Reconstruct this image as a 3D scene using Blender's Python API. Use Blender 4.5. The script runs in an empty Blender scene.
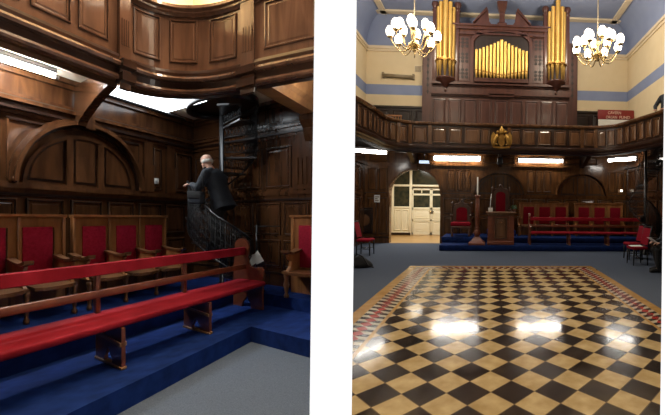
import bpy, bmesh, math, random
from math import sin, cos, pi, radians, sqrt, tan, atan2, hypot
from mathutils import Vector, Matrix
random.seed(7)
SC = bpy.context.scene
COL = SC.collection
SC.view_settings.view_transform = 'Standard'
SC.view_settings.look = 'None'
SC.view_settings.exposure = 0.0

# ------------------------------------------------------------------ camera
F, PX, PY, EYE = 350.0, 508.0, 203.0, 1.65
YAW, ROLL = radians(3.4), 0.012
fw = Vector((sin(YAW), cos(YAW), 0))
r0 = Vector((cos(YAW), -sin(YAW), 0)); u0 = Vector((0, 0, 1))
rt = r0 * cos(ROLL) + u0 * sin(ROLL); up = -r0 * sin(ROLL) + u0 * cos(ROLL)
CAMP = Vector((0, 0, EYE))
cd = bpy.data.cameras.new('camera'); cam = bpy.data.objects.new('camera', cd); COL.objects.link(cam)
cd.sensor_width = 36.0; cd.lens = F / 666.0 * 36.0
cd.shift_x = (333.0 - PX) / 666.0; cd.shift_y = (PY - 207.5) / 666.0
cd.clip_start = 0.05; cd.clip_end = 200
mw = Matrix((rt, up, -fw)).transposed().to_4x4(); mw.translation = CAMP
cam.matrix_world = mw
SC.camera = cam

def RY(px, py, Y):
    """point of the hall standing on the plane y = Y"""
    d = fw + rt * ((px - PX) / F) + up * ((PY - py) / F)
    return CAMP + d * (Y / d.y)
def RX(px, py, Y): return RY(px, py, Y).x
def RZ(px, py, Y): return RY(px, py, Y).z

# ------------------------------------------------------------------ frames of reference of the two rooms
class Fr:
    def __init__(s, O, M): s.O = Vector(O); s.M = M
    def pt(s, p): return s.O + s.M @ Vector(p)
    def sub(s, o, M2): return Fr(s.pt(o), s.M @ M2)
I3 = Matrix.Identity(3)
HALL = Fr((0, 0, 0), I3)
# the side chamber is an obliquely planned room: U runs along its left wall, V along its right wall, W up
NX = fw * 1.0 * 0 + rt * (347.0 / F); NY = fw + rt * ((156.0 - PX) / F) + up * ((PY - 219.0) / F); NZ = up * (347.0 / F)
def nat(x, y, z): return NX * x + NY * y + NZ * z
UD = Vector((339, 347)).normalized(); VD = Vector((-356, 347)).normalized()
CU = nat(UD.x, UD.y, 0); CV = nat(VD.x, VD.y, 0); CW = nat(0, 0, 1)
SIDE = Fr(CAMP + nat(1.238, 4.521, -1.6), Matrix((CU, CV, CW)).transposed())

# ------------------------------------------------------------------ mesh builder
class MB:
    def __init__(s): s.v = []; s.f = []; s.sm = []; s.mi = []
    def add(s, vs, fs, smooth=False, mi=0):
        b = len(s.v); s.v += [tuple(p) for p in vs]
        for f in fs: s.f.append([b + i for i in f]); s.sm.append(smooth); s.mi.append(mi)
        return s
    def box(s, x0, x1, y0, y1, z0, z1, mi=0):
        vs = [(x, y, z) for z in (z0, z1) for y in (y0, y1) for x in (x0, x1)]
        return s.add(vs, [(0, 2, 3, 1), (4, 5, 7, 6), (0, 1, 5, 4), (2, 6, 7, 3), (0, 4, 6, 2), (1, 3, 7, 5)], mi=mi)
    def bbox(s, x0, x1, y0, y1, z0, z1, b=.01, mi=0):
        """box with chamfered edges"""
        b = min(b, (x1-x0)*.45, (y1-y0)*.45, (z1-z0)*.45)
        bm = bmesh.new(); 
        vs = [bm.verts.new((x, y, z)) for z in (z0, z1) for y in (y0, y1) for x in (x0, x1)]
        for f in [(0, 2, 3, 1), (4, 5, 7, 6), (0, 1, 5, 4), (2, 6, 7, 3), (0, 4, 6, 2), (1, 3, 7, 5)]: bm.faces.new([vs[i] for i in f])
        bmesh.ops.bevel(bm, geom=list(bm.edges), offset=b, segments=2, affect='EDGES', profile=.5)
        bm.verts.index_update()
        s.add([v.co[:] for v in bm.verts], [[v.index for v in f.verts] for f in bm.faces], True, mi); bm.free(); return s
    def prism(s, poly, axis, a0, a1, mi=0, smooth=False):
        """poly of 2-D points extruded along axis: 'x' -> (y,z), 'y' -> (x,z), 'z' -> (x,y)"""
        n = len(poly)
        def P(p, a): return {'x': (a, p[0], p[1]), 'y': (p[0], a, p[1]), 'z': (p[0], p[1], a)}[axis]
        vs = [P(p, a0) for p in poly] + [P(p, a1) for p in poly]
        s.add(vs, [list(range(n)), list(range(2*n-1, n-1, -1))], mi=mi)
        b = len(s.v) - 2*n
        for i in range(n):
            j = (i+1) % n
            s.f.append([b+i, b+j, b+n+j, b+n+i]); s.sm.append(smooth); s.mi.append(mi)
        return s
    def tube(s, pts, r, n=10, smooth=True, mi=0, cap=True, flat=None):
        pts = [Vector(p) for p in pts]; m = len(pts)
        rs = r if isinstance(r, (list, tuple)) else [r]*m
        vs = []; ref = None
        for i, p in enumerate(pts):
            t = (pts[min(i+1, m-1)] - pts[max(i-1, 0)])
            if t.length < 1e-9: t = Vector((0, 0, 1))
            t.normalize()
            if ref is None: ref = Vector((0, 0, 1)) if abs(t.z) < .9 else Vector((1, 0, 0))
            a = ref - t * ref.dot(t)
            if a.length < 1e-6: a = Vector((1, 0, 0)) - t * t.x
            a.normalize(); b = t.cross(a); ref = a
            ra = rs[i] if not isinstance(rs[i], tuple) else rs[i][0]; rb = rs[i] if not isinstance(rs[i], tuple) else rs[i][1]
            for k in range(n):
                q = 2*pi*k/n; vs.append(p + a*(cos(q)*ra) + b*(sin(q)*rb))
        fs = []
        for i in range(m-1):
            for k in range(n):
                k2 = (k+1) % n; fs.append((i*n+k, i*n+k2, (i+1)*n+k2, (i+1)*n+k))
        if cap: fs += [list(range(n-1, -1, -1)), list(range((m-1)*n, m*n))]
        return s.add(vs, fs, smooth, mi)
    def lathe(s, prof, c=(0, 0, 0), n=16, smooth=True, mi=0, a0=0, a1=2*pi):
        full = abs(a1-a0-2*pi) < 1e-6; k_ = n if full else n+1
        vs = []
        for (r, z) in prof:
            for k in range(k_):
                q = a0 + (a1-a0)*k/n; vs.append((c[0]+cos(q)*r, c[1]+sin(q)*r, c[2]+z))
        fs = []
        for i in range(len(prof)-1):
            for k in range(n):
                k2 = (k+1) % k_; fs.append((i*k_+k, i*k_+k2, (i+1)*k_+k2, (i+1)*k_+k))
        return s.add(vs, fs, smooth, mi)
    def ball(s, c, r, n=12, m=8, mi=0):
        rx, ry, rz = r if isinstance(r, tuple) else (r, r, r)
        vs = []; fs = []
        for i in range(m+1):
            t = pi*i/m
            for k in range(n):
                q = 2*pi*k/n; vs.append((c[0]+rx*sin(t)*cos(q), c[1]+ry*sin(t)*sin(q), c[2]-rz*cos(t)))
        for i in range(m):
            for k in range(n):
                k2 = (k+1) % n; fs.append((i*n+k, i*n+k2, (i+1)*n+k2, (i+1)*n+k))
        return s.add(vs, fs, True, mi)
    def mesh(s, name, M=I3, o=(0, 0, 0), mats=()):
        o = Vector(o); me = bpy.data.meshes.new(name)
        bm = bmesh.new(); vs = [bm.verts.new(M @ (Vector(p) - o)) for p in s.v]
        for f, sm, mi in zip(s.f, s.sm, s.mi):
            try: q = bm.faces.new([vs[i] for i in f])
            except ValueError: continue
            q.smooth = sm; q.material_index = mi
        bmesh.ops.remove_doubles(bm, verts=bm.verts, dist=1e-5)
        bmesh.ops.recalc_face_normals(bm, faces=bm.faces)
        bm.to_mesh(me); bm.free()
        for m in (mats if isinstance(mats, (list, tuple)) else [mats]): me.materials.append(m)
        return me

def link_obj(name, me, parent=None):
    o = bpy.data.objects.new(name, me); COL.objects.link(o)
    if parent: o.parent = parent
    return o
class Thing:
    def __init__(s, name, label, cat, o=(0, 0, 0), fr=HALL, group=None):
        s.fr = fr; s.o = Vector(o)
        s.e = bpy.data.objects.new(name, None); COL.objects.link(s.e); s.e.empty_display_size = .1
        s.e.location = fr.pt(o); s.e['label'] = label; s.e['category'] = cat
        if group: s.e['group'] = group
    def part(s, name, mb, mat, parent=None, label=None):
        ob = link_obj(name, mb.mesh(name, s.fr.M, s.o, mat), parent or s.e)
        if label: ob['label'] = label
        return ob
def place(root, fr, p, rz=0, label=None): 
    root.location = fr.pt(p); root.rotation_euler = (0, 0, rz)
    if label: root['label'] = label
    return root
def dup(root, label=None, group=None):
    r = root.copy(); COL.objects.link(r)
    if label: r['label'] = label
    if group: r['group'] = group
    for ch in list(root.children):
        c = ch.copy(); COL.objects.link(c); c.parent = r
        for g in list(ch.children):
            d = g.copy(); COL.objects.link(d); d.parent = c
    return r
def solo(name, mb, mat, label, cat, o=(0, 0, 0), fr=HALL, group=None):
    ob = link_obj(name, mb.mesh(name, fr.M, o, mat)); ob.location = fr.pt(o)
    ob['label'] = label; ob['category'] = cat
    if group: ob['group'] = group
    return ob
def struct(name, mb, mat, fr=HALL):
    ob = link_obj(name, mb.mesh(name, fr.M, (0, 0, 0), mat)); ob.location = fr.pt((0, 0, 0)); ob['kind'] = 'structure'
    return ob

# ------------------------------------------------------------------ materials
def mat(name, c1, c2=None, rough=.5, scale=(6, 6, 6), metal=0, coat=0, emit=None, estr=0, bump=0, detail=4, spec=.5, dist=0, nscale=1.0):
    m = bpy.data.materials.new(name); m.use_nodes = True
    nt = m.node_tree; N = nt.nodes; L = nt.links; b = N['Principled BSDF']
    b.inputs['Roughness'].default_value = rough; b.inputs['Metallic'].default_value = metal
    b.inputs['Coat Weight'].default_value = coat; b.inputs['Coat Roughness'].default_value = .12
    b.inputs['Specular IOR Level'].default_value = spec
    tc = N.new('ShaderNodeTexCoord'); mp = N.new('ShaderNodeMapping'); L.new(tc.outputs['Object'], mp.inputs['Vector'])
    mp.inputs['Scale'].default_value = scale
    nz = N.new('ShaderNodeTexNoise'); nz.inputs['Scale'].default_value = nscale; nz.inputs['Detail'].default_value = detail; nz.inputs['Distortion'].default_value = dist
    L.new(mp.outputs['Vector'], nz.inputs['Vector'])
    cr = N.new('ShaderNodeValToRGB'); cr.color_ramp.elements[0].position = .32; cr.color_ramp.elements[1].position = .68
    cr.color_ramp.elements[0].color = (*c1, 1); cr.color_ramp.elements[1].color = (*(c2 or c1), 1)
    L.new(nz.outputs['Fac'], cr.inputs['Fac']); L.new(cr.outputs['Color'], b.inputs['Base Color'])
    if bump:
        bp = N.new('ShaderNodeBump'); bp.inputs['Strength'].default_value = bump; bp.inputs['Distance'].default_value = .01
        L.new(nz.outputs['Fac'], bp.inputs['Height']); L.new(bp.outputs['Normal'], b.inputs['Normal'])
    if emit:
        b.inputs['Emission Color'].default_value = (*emit, 1); b.inputs['Emission Strength'].default_value = estr
    return m
GR = (9, 9, 1.2)
M_panel = mat('wood_panel', (.042, .0155, .006), (.10, .039, .0145), .25, GR, coat=.22, dist=.6, spec=.3)
M_panelh = mat('wood_panel_hall', (.066, .025, .008), (.165, .068, .021), .22, GR, coat=.25, dist=.6, spec=.3)
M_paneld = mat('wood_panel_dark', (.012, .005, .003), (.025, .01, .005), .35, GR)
M_gal = mat('wood_gallery', (.092, .043, .025), (.168, .083, .049), .22, GR, coat=.5, dist=.6)
M_galh = mat('wood_gallery_hall', (.085, .039, .017), (.165, .075, .034), .2, GR, coat=.4, dist=.6)
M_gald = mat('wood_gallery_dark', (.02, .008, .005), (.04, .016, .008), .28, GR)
M_organ = mat('wood_organ', (.052, .017, .011), (.09, .031, .02), .36, GR, coat=.15, dist=.4)
M_organd = mat('wood_organ_dark', (.012, .005, .004), (.02, .008, .006), .6, GR)
M_oak = mat('wood_oak', (.21, .078, .022), (.38, .155, .05), .34, (10, 10, 1.5), coat=.15, dist=.5)
M_throne = mat('wood_throne', (.05, .018, .009), (.10, .037, .017), .3, (10, 10, 2), coat=.2)
M_beam = mat('wood_beam', (.20, .09, .035), (.32, .16, .06), .3, (1.2, 9, 9), coat=.2)
M_oakd = mat('wood_oak_dark', (.10, .04, .015), (.18, .075, .027), .35, (10, 10, 1.5), coat=.1)
M_bench = mat('wood_bench', (.115, .028, .012), (.195, .052, .020), .36, (1.5, 9, 9), coat=.15, dist=.4)
M_benchl = mat('wood_bench_worn', (.24, .12, .045), (.34, .18, .075), .45, (2, 9, 9))
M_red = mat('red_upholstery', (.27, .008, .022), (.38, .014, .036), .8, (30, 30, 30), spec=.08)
M_reddim = mat('red_upholstery_dim', (.17, .004, .012), (.25, .008, .020), .8, (30, 30, 30), spec=.08)  # same red darkened: the hall's dimmer light is put into the colour
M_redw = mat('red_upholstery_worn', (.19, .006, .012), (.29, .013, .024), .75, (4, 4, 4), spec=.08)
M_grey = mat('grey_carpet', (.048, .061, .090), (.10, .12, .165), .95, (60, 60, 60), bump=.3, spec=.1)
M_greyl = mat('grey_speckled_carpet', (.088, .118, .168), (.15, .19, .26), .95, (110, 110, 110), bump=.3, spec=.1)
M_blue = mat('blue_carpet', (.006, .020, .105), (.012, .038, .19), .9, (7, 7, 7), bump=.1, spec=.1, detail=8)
M_bluedim = mat('blue_carpet_dim', (.005, .014, .065), (.008, .022, .105), .9, (7, 7, 7), bump=.1, spec=.1, detail=8)  # same blue darkened so the colour carries the dimness of the hall
M_cream = mat('cream_plaster', (.76, .62, .40), (.80, .66, .44), .8, (2, 2, 2), spec=.2)
M_bluep = mat('blue_paint', (.25, .30, .47), (.28, .33, .50), .8, (2, 2, 2), spec=.2)
M_trimc = mat('cream_trim', (.72, .60, .43), (.76, .64, .47), .7, (2, 2, 2))
M_gold = mat('gilt', (.56, .34, .085), (.68, .44, .13), .36, (6, 6, 2), metal=.7)
M_crest = mat('gilt_old', (.38, .20, .04), (.52, .30, .07), .4, (9, 9, 9), metal=.7)
M_goldd = mat('gilt_dark', (.25, .12, .02), (.4, .2, .04), .4, metal=.6)  # darker gilt for pipe mouths, tower bands, shield and scroll
M_brass = mat('brass', (.75, .55, .25), (.85, .65, .33), .25, metal=.9)
M_iron = mat('black_iron', (.007, .007, .008), (.014, .014, .016), .3, (8, 8, 8), metal=.3)
M_lattice = mat('black_iron_lattice', (.004, .004, .005), (.009, .009, .010), .6, (8, 8, 8), spec=.25)
M_black = mat('black_cloth', (.006, .006, .007), (.012, .012, .014), .8, (20, 20, 20))
M_whiteglow = mat('white_glow', (.8, .8, .8), (.82, .82, .82), .6, emit=(1, 1, 1), estr=1.05)  # self-lit white for the near wall ends, which are no lamps
M_whitep = mat('white_plaster', (.8, .8, .8), (.82, .82, .82), .7)
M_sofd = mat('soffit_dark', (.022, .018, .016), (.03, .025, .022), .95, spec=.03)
M_soff = mat('soffit_paint', (.2, .2, .21), (.24, .24, .25), .7)
M_paper = mat('white_paper', (.78, .76, .70), (.84, .82, .77), .7)
M_door = mat('cream_gloss_paint', (.78, .73, .54), (.82, .77, .58), .35, (3, 3, 3))
M_glassd = mat('dark_glass', (.02, .025, .018), (.06, .055, .03), .15, (5, 5, 5), spec=.3)
M_vfloor = mat('wood_floor', (.42, .24, .08), (.52, .31, .11), .3, (1, 8, 8), coat=.2)
M_tube = mat('fluorescent', (.9, .95, 1), (.9, .95, 1), .4, emit=(1.0, .95, .87), estr=34)
M_tubes = mat('fluorescent_side', (.9, .95, 1), (.9, .95, 1), .4, emit=(.88, .95, 1.0), estr=300)
M_soffglow = mat('soffit_glow_white', (.9, .95, 1), (.9, .95, 1), .4, emit=(.88, .95, 1.0), estr=6)  # glowing face that imitates a brightly lit soffit
M_exit = mat('exit_lit_face', (.8, .9, 1), (.8, .9, 1), .4, emit=(.62, .80, 1), estr=1.0)
M_shade = mat('frosted_glass_lit', (1, .9, .75), (1, .9, .75), .4, emit=(1, .88, .68), estr=8)
M_small = mat('small_lamp_lit', (1, .9, .7), (1, .9, .7), .4, emit=(1, .9, .7), estr=4)
M_skin = mat('skin', (.60, .34, .24), (.68, .40, .29), .5, (9, 9, 9), spec=.35)
M_hair = mat('white_hair', (.62, .58, .52), (.75, .72, .66), .7, (60, 60, 20))
M_suit = mat('dark_blue_suit', (.011, .015, .022), (.018, .023, .032), .8, (40, 40, 40))
M_trous = mat('black_trousers', (.006, .006, .008), (.011, .011, .013), .8, (40, 40, 40))
M_sign = mat('red_sign', (.22, .018, .016), (.26, .024, .02), .5)
M_signt = mat('sign_lettering', (.72, .45, .36), (.8, .52, .42), .5)
M_green = mat('leaf', (.01, .06, .018), (.025, .14, .03), .5, (8, 8, 8))
M_pot = mat('terracotta', (.14, .05, .025), (.18, .07, .035), .7)
M_tan = mat('tan_metal', (.26, .20, .12), (.30, .23, .14), .5)
M_matgold = mat('mat_gold', (.36, .20, .06), (.47, .28, .10), .22, (7, 7, 7), coat=.3)
M_matred = mat('mat_red', (.27, .028, .02), (.36, .04, .03), .22, (7, 7, 7), coat=.3)
M_matw = mat('mat_white', (.42, .36, .26), (.50, .44, .33), .22, (7, 7, 7), coat=.3)
M_matb = mat('mat_black', (.012, .010, .010), (.03, .024, .022), .22, (7, 7, 7), coat=.3)

def checker_mat():
    m = bpy.data.materials.new('polished_checker'); m.use_nodes = True
    nt = m.node_tree; N = nt.nodes; L = nt.links; b = N['Principled BSDF']
    tc = N.new('ShaderNodeTexCoord'); mp = N.new('ShaderNodeMapping'); mp.vector_type = 'TEXTURE'
    L.new(tc.outputs['Object'], mp.inputs['Vector'])
    sz = .268
    mp.inputs['Location'].default_value = (.05, 3.015, -.5*sz); mp.inputs['Rotation'].default_value = (0, 0, radians(45)); mp.inputs['Scale'].default_value = (sz, sz, sz)
    ck = N.new('ShaderNodeTexChecker'); ck.inputs['Scale'].default_value = 1.0
    L.new(mp.outputs['Vector'], ck.inputs['Vector'])
    nz = N.new('ShaderNodeTexNoise'); nz.inputs['Scale'].default_value = 7; nz.inputs['Detail'].default_value = 6; L.new(tc.outputs['Object'], nz.inputs['Vector'])
    n2 = N.new('ShaderNodeTexNoise'); n2.inputs['Scale'].default_value = 1.7; n2.inputs['Detail'].default_value = 3; L.new(tc.outputs['Object'], n2.inputs['Vector'])
    def ramp(a, c, src):
        r = N.new('ShaderNodeValToRGB'); r.color_ramp.elements[0].position = .3; r.color_ramp.elements[1].position = .7
        r.color_ramp.elements[0].color = (*a, 1); r.color_ramp.elements[1].color = (*c, 1); L.new(src, r.inputs['Fac']); return r
    cream = ramp((.40, .275, .12), (.60, .455, .245), nz.outputs['Fac']); dark = ramp((.010, .008, .008), (.045, .033, .028), nz.outputs['Fac'])
    mx = N.new('ShaderNodeMixRGB'); L.new(ck.outputs['Fac'], mx.inputs['Fac']); L.new(cream.outputs['Color'], mx.inputs['Color1']); L.new(dark.outputs['Color'], mx.inputs['Color2'])
    # joints between the tiles
    sx = N.new('ShaderNodeSeparateXYZ'); L.new(mp.outputs['Vector'], sx.inputs['Vector'])
    def edge(o):
        fr = N.new('ShaderNodeMath'); fr.operation = 'FRACT'; L.new(o, fr.inputs[0])
        s_ = N.new('ShaderNodeMath'); s_.operation = 'SUBTRACT'; L.new(fr.outputs[0], s_.inputs[0]); s_.inputs[1].default_value = .5
        a_ = N.new('ShaderNodeMath'); a_.operation = 'ABSOLUTE'; L.new(s_.outputs[0], a_.inputs[0])
        g_ = N.new('ShaderNodeMath'); g_.operation = 'GREATER_THAN'; L.new(a_.outputs[0], g_.inputs[0]); g_.inputs[1].default_value = .485
        return g_.outputs[0]
    mxx = N.new('ShaderNodeMath'); mxx.operation = 'MAXIMUM'; L.new(edge(sx.outputs['X']), mxx.inputs[0]); L.new(edge(sx.outputs['Y']), mxx.inputs[1])
    m2 = N.new('ShaderNodeMixRGB'); L.new(mxx.outputs[0], m2.inputs['Fac']); L.new(mx.outputs['Color'], m2.inputs['Color1']); m2.inputs['Color2'].default_value = (.16, .11, .06, 1)
    L.new(m2.outputs['Color'], b.inputs['Base Color'])
    rr = ramp((.09, .09, .09), (.24, .24, .24), n2.outputs['Fac']); L.new(rr.outputs['Color'], b.inputs['Roughness'])
    b.inputs['Specular IOR Level'].default_value = .6; b.inputs['Coat Weight'].default_value = .25; b.inputs['Coat Roughness'].default_value = .08
    bp = N.new('ShaderNodeBump'); bp.inputs['Strength'].default_value = .05; bp.inputs['Distance'].default_value = .02; L.new(n2.outputs['Fac'], bp.inputs['Height'])
    L.new(bp.outputs['Normal'], b.inputs['Normal'])
    return m
M_check = checker_mat()

# ------------------------------------------------------------------ path tools (wall faces, gallery fronts)
class Path:
    """plan polyline; s = running length, d = distance to the side of the viewer, z = height"""
    def __init__(s, pts, side=1):
        s.p = [Vector(q) for q in pts]; s.side = side; s.l = [0]
        for a, b in zip(s.p, s.p[1:]): s.l.append(s.l[-1] + (b-a).length)
        s.L = s.l[-1]; n = len(s.p); s.n = []
        for i in range(n):
            t = (s.p[min(i+1, n-1)] - s.p[max(i-1, 0)]).normalized(); s.n.append(Vector((-t.y, t.x))*side)
    def at(s, q, d=0, z=0):
        i = 0
        while i < len(s.l)-2 and q > s.l[i+1]: i += 1
        t = (q - s.l[i]) / max(1e-9, s.l[i+1]-s.l[i])
        p = s.p[i].lerp(s.p[i+1], t)
        tt = min(max(t, 0), 1)
        if len(s.p) == 2: nn = s.n[0]
        else: nn = s.n[i].lerp(s.n[i+1], tt).normalized()
        p = p + nn*d
        return (p.x, p.y, z)
    def near(s, x, y):
        best = (1e9, 0)
        for k in range(0, 801):
            q = s.L*k/800; p = s.at(q); e = hypot(p[0]-x, p[1]-y)
            if e < best[0]: best = (e, q)
        return best[1]
def arc(cx, cy, r, a0, a1, n=10): return [(cx + r*cos(radians(a0+(a1-a0)*k/n)), cy + r*sin(radians(a0+(a1-a0)*k/n))) for k in range(n+1)]
def sbox(mb, P, s0, s1, d0, d1, z0, z1, n=1, mi=0):
    return sweep(mb, P, s0, s1, [(d0, z0), (d1, z0), (d1, z1), (d0, z1)], n, mi)
def sweep(mb, P, s0, s1, prof, n=1, mi=0, smooth=False):
    m = len(prof); vs = []
    for i in range(n+1):
        q = s0 + (s1-s0)*i/n
        vs += [P.at(q, d, z) for d, z in prof]
    fs = [list(range(m)), list(range(n*m, (n+1)*m))]
    mb.add(vs, fs, mi=mi if isinstance(mi, int) else 0); b = len(mb.v)-len(vs)
    for i in range(n):
        for k in range(m):
            k2 = (k+1) % m; mb.f.append([b+i*m+k, b+i*m+k2, b+(i+1)*m+k2, b+(i+1)*m+k]); mb.sm.append(smooth); mb.mi.append(mi if isinstance(mi, int) else mi[k])
    return mb
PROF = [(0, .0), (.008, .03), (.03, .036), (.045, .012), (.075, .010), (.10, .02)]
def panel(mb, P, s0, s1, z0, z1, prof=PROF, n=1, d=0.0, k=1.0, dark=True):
    """moulded frame with a fielded panel inside; slot 1 is dark, painting the shadow lines of the mould"""
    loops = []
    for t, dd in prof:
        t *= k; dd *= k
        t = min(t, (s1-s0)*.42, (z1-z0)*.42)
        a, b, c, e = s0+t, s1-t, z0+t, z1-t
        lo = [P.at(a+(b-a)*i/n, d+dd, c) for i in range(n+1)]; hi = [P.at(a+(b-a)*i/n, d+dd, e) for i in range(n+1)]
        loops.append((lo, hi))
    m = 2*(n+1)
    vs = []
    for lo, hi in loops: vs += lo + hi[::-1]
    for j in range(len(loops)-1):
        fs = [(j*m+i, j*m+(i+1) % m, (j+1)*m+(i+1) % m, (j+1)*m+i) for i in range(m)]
        if j == 0: b0 = len(mb.v); mb.add(vs, fs, mi=1 if dark else 0)  # dark ring imitates the shadow line round the panel
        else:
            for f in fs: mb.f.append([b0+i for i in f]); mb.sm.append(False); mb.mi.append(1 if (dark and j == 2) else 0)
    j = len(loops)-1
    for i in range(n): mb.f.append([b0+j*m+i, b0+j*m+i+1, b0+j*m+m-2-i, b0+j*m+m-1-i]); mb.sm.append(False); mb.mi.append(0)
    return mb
def ellip_ring(mb, P, sc, zc, a0, b0, a1, b1, d0, d1, n=28, mi=0, z_leg=None):
    """half-elliptical moulding between two ellipses, raised from d0 to d1"""
    vs = []
    for i in range(n+1):
        q = pi*i/n
        for (a, b, d) in ((a0, b0, d0), (a0*.985+a1*.015, b0*.985+b1*.015, d1), (a1, b1, d1), (a1, b1, d0)):
            vs.append(P.at(sc - a*cos(q), d, zc + b*sin(q)))
    fs = []
    for i in range(n):
        for k in range(4): fs.append((i*4+k, i*4+(k+1) % 4, (i+1)*4+(k+1) % 4, (i+1)*4+k))
    fs += [(0, 1, 2, 3), (n*4, n*4+1, n*4+2, n*4+3)]
    return mb.add(vs, fs, False, mi)
def ellip_fill(mb, P, s0, s1, sc, zc, a, b, d, z0=None, n=10, mi=0):
    """flat face under the arch between s0 and s1, down to the line zc"""
    vs = []; z0 = zc if z0 is None else z0
    for i in range(n+1):
        q = s0+(s1-s0)*i/n; h = b*sqrt(max(0, 1-((q-sc)/a)**2))
        vs += [P.at(q, d, z0), P.at(q, d, max(z0+.001, zc+h))]
    return mb.add(vs, [(2*i, 2*i+2, 2*i+3, 2*i+1) for i in range(n)], mi=mi)
def arch_recess(P, sc, zc, a, b, name, fr, ai, bi, mul=(.28,), mats=None):
    """arched blind recess: mouldings, reveal and three fielded panels with two mullions"""
    mb = MB()
    ellip_ring(mb, P, sc, zc, a, b, a*.955, b*.95, .0, .08)
    ellip_ring(mb, P, sc, zc, a*.955, b*.95, a*.91, b*.90, .0, .15)
    ellip_ring(mb, P, sc, zc, a*.91, b*.90, a*.88, b*.865, .0, .05, mi=1)
    ellip_ring(mb, P, sc, zc, ai*1.06, bi*1.07, ai, bi, .0, .035)
    m = ai*mul[0]
    for s0, s1 in ((sc-ai, sc-m-.07*ai), (sc-m+.07*ai, sc+m-.07*ai), (sc+m+.07*ai, sc+ai)):
        ellip_fill(mb, P, s0+.01, s1-.01, sc, zc+.04, ai*.985, bi*.95, .005, mi=1)
        ellip_fill(mb, P, s0+.045, s1-.045, sc, zc+.075, ai*.94, bi*.87, .016)
    for e in (-1, 1): 
        sbox(mb, P, sc+e*m-.06*ai, sc+e*m+.06*ai, 0, .04, zc, zc+bi*sqrt(1-(mul[0])**2))
        c = P.at(sc+e*a*.935, .06, zc+.03)
        mb.ball(c, .055, 8, 6)
    sbox(mb, P, sc-.09, sc+.09, .0, .16, zc+b*.86, zc+b*1.14)
    return struct(name, mb, mats or [M_panel, M_paneld], fr)

# =================================================================== THE HALL
XL, XR, YB = -4.85, 5.75, 14.2
ZG, ZW, ZC, INB, INS = 3.8, 7.8, 9.0, .46, .76      # gallery floor, wall top, ceiling, width of the cove
fl = MB(); fl.box(-4.95, 6.6, .4, YB, -.1, 0); FLOOR = struct('floor', fl, M_grey)

# lower back wall with a real archway through it
AX, AZ, AA, AB = -2.885, 1.97, 1.0, .98   # centre, springing, half width, rise
PB = Path([(XL, YB), (XR, YB)], -1)
def SX(x): return x - XL
def wall_back():
    mb = MB(); T = .3
    mb.box(XL-.2, AX-AA, YB, YB+T, 0, ZG); mb.box(AX+AA, XR+.2, YB, YB+T, 0, ZG)
    n = 24; vs = []
    for i in range(n+1):
        q = pi*i/n; x = AX-AA*cos(q); z = AZ+AB*sin(q)
        for y in (YB, YB+T): vs += [(x, y, z), (x, y, ZG)]
    fs = []
    for i in range(n):
        a, b = i*4, i*4+4
        fs += [(a, b, b+1, a+1), (a+2, a+3, b+3, b+2), (a, a+2, b+2, b)]
    mb.add(vs, fs)
    # rails and fielded panels
    def rail(z0, z1, d, mi=0):
        for s0, s1 in ((0, SX(AX-AA*1.02)), (SX(AX+AA*1.02), PB.L)): sbox(mb, PB, s0, s1, 0, d, z0, z1, 1, mi)
    rail(0, .22, .04); rail(1.93, 1.99, .07); rail(1.99, 2.02, .05, 1); rail(1.86, 1.93, .035); rail(.22, .25, .06, 1)
    sbox(mb, PB, 0, PB.L, 0, .05, 3.06, 3.12); sbox(mb, PB, 0, PB.L, 0, .09, 3.12, 3.18); sbox(mb, PB, 0, PB.L, 0, .12, 3.62, 3.78)
    x = AX + AA + .12
    while x < XR - .3:
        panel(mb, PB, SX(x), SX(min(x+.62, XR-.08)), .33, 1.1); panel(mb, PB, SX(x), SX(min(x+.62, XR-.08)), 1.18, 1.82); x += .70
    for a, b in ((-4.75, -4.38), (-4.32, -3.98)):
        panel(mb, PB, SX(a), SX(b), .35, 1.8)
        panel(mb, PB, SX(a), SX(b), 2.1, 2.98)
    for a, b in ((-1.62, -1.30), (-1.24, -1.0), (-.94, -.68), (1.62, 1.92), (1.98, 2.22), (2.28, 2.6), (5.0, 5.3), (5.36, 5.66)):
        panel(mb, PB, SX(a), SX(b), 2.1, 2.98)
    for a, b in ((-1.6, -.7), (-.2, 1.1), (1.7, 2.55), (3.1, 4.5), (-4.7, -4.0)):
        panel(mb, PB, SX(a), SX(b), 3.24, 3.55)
    return struct('wall_back', mb, [M_panelh, M_paneld])
wall_back()
arch_recess(PB, SX(.49), 1.99, 1.09, .97, 'trim_1', HALL, .86, .76, mats=[M_panelh, M_paneld])
arch_recess(PB, SX(3.85), 1.99, 1.11, .97, 'trim_2', HALL, .86, .76, mats=[M_panelh, M_paneld])
mb = MB()
for a0, b0, a1, b1, d in ((1.22, 1.13, 1.16, 1.07, .05), (1.16, 1.07, 1.09, 1.0, .11)): ellip_ring(mb, PB, SX(AX), AZ, a0*AA/1.09, b0, a1*AA/1.09, b1, 0, d)
sbox(mb, PB, SX(AX)-.1, SX(AX)+.1, 0, .2, 2.9, 3.16)
struct('trim_3', mb, [M_panelh, M_paneld])
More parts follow.
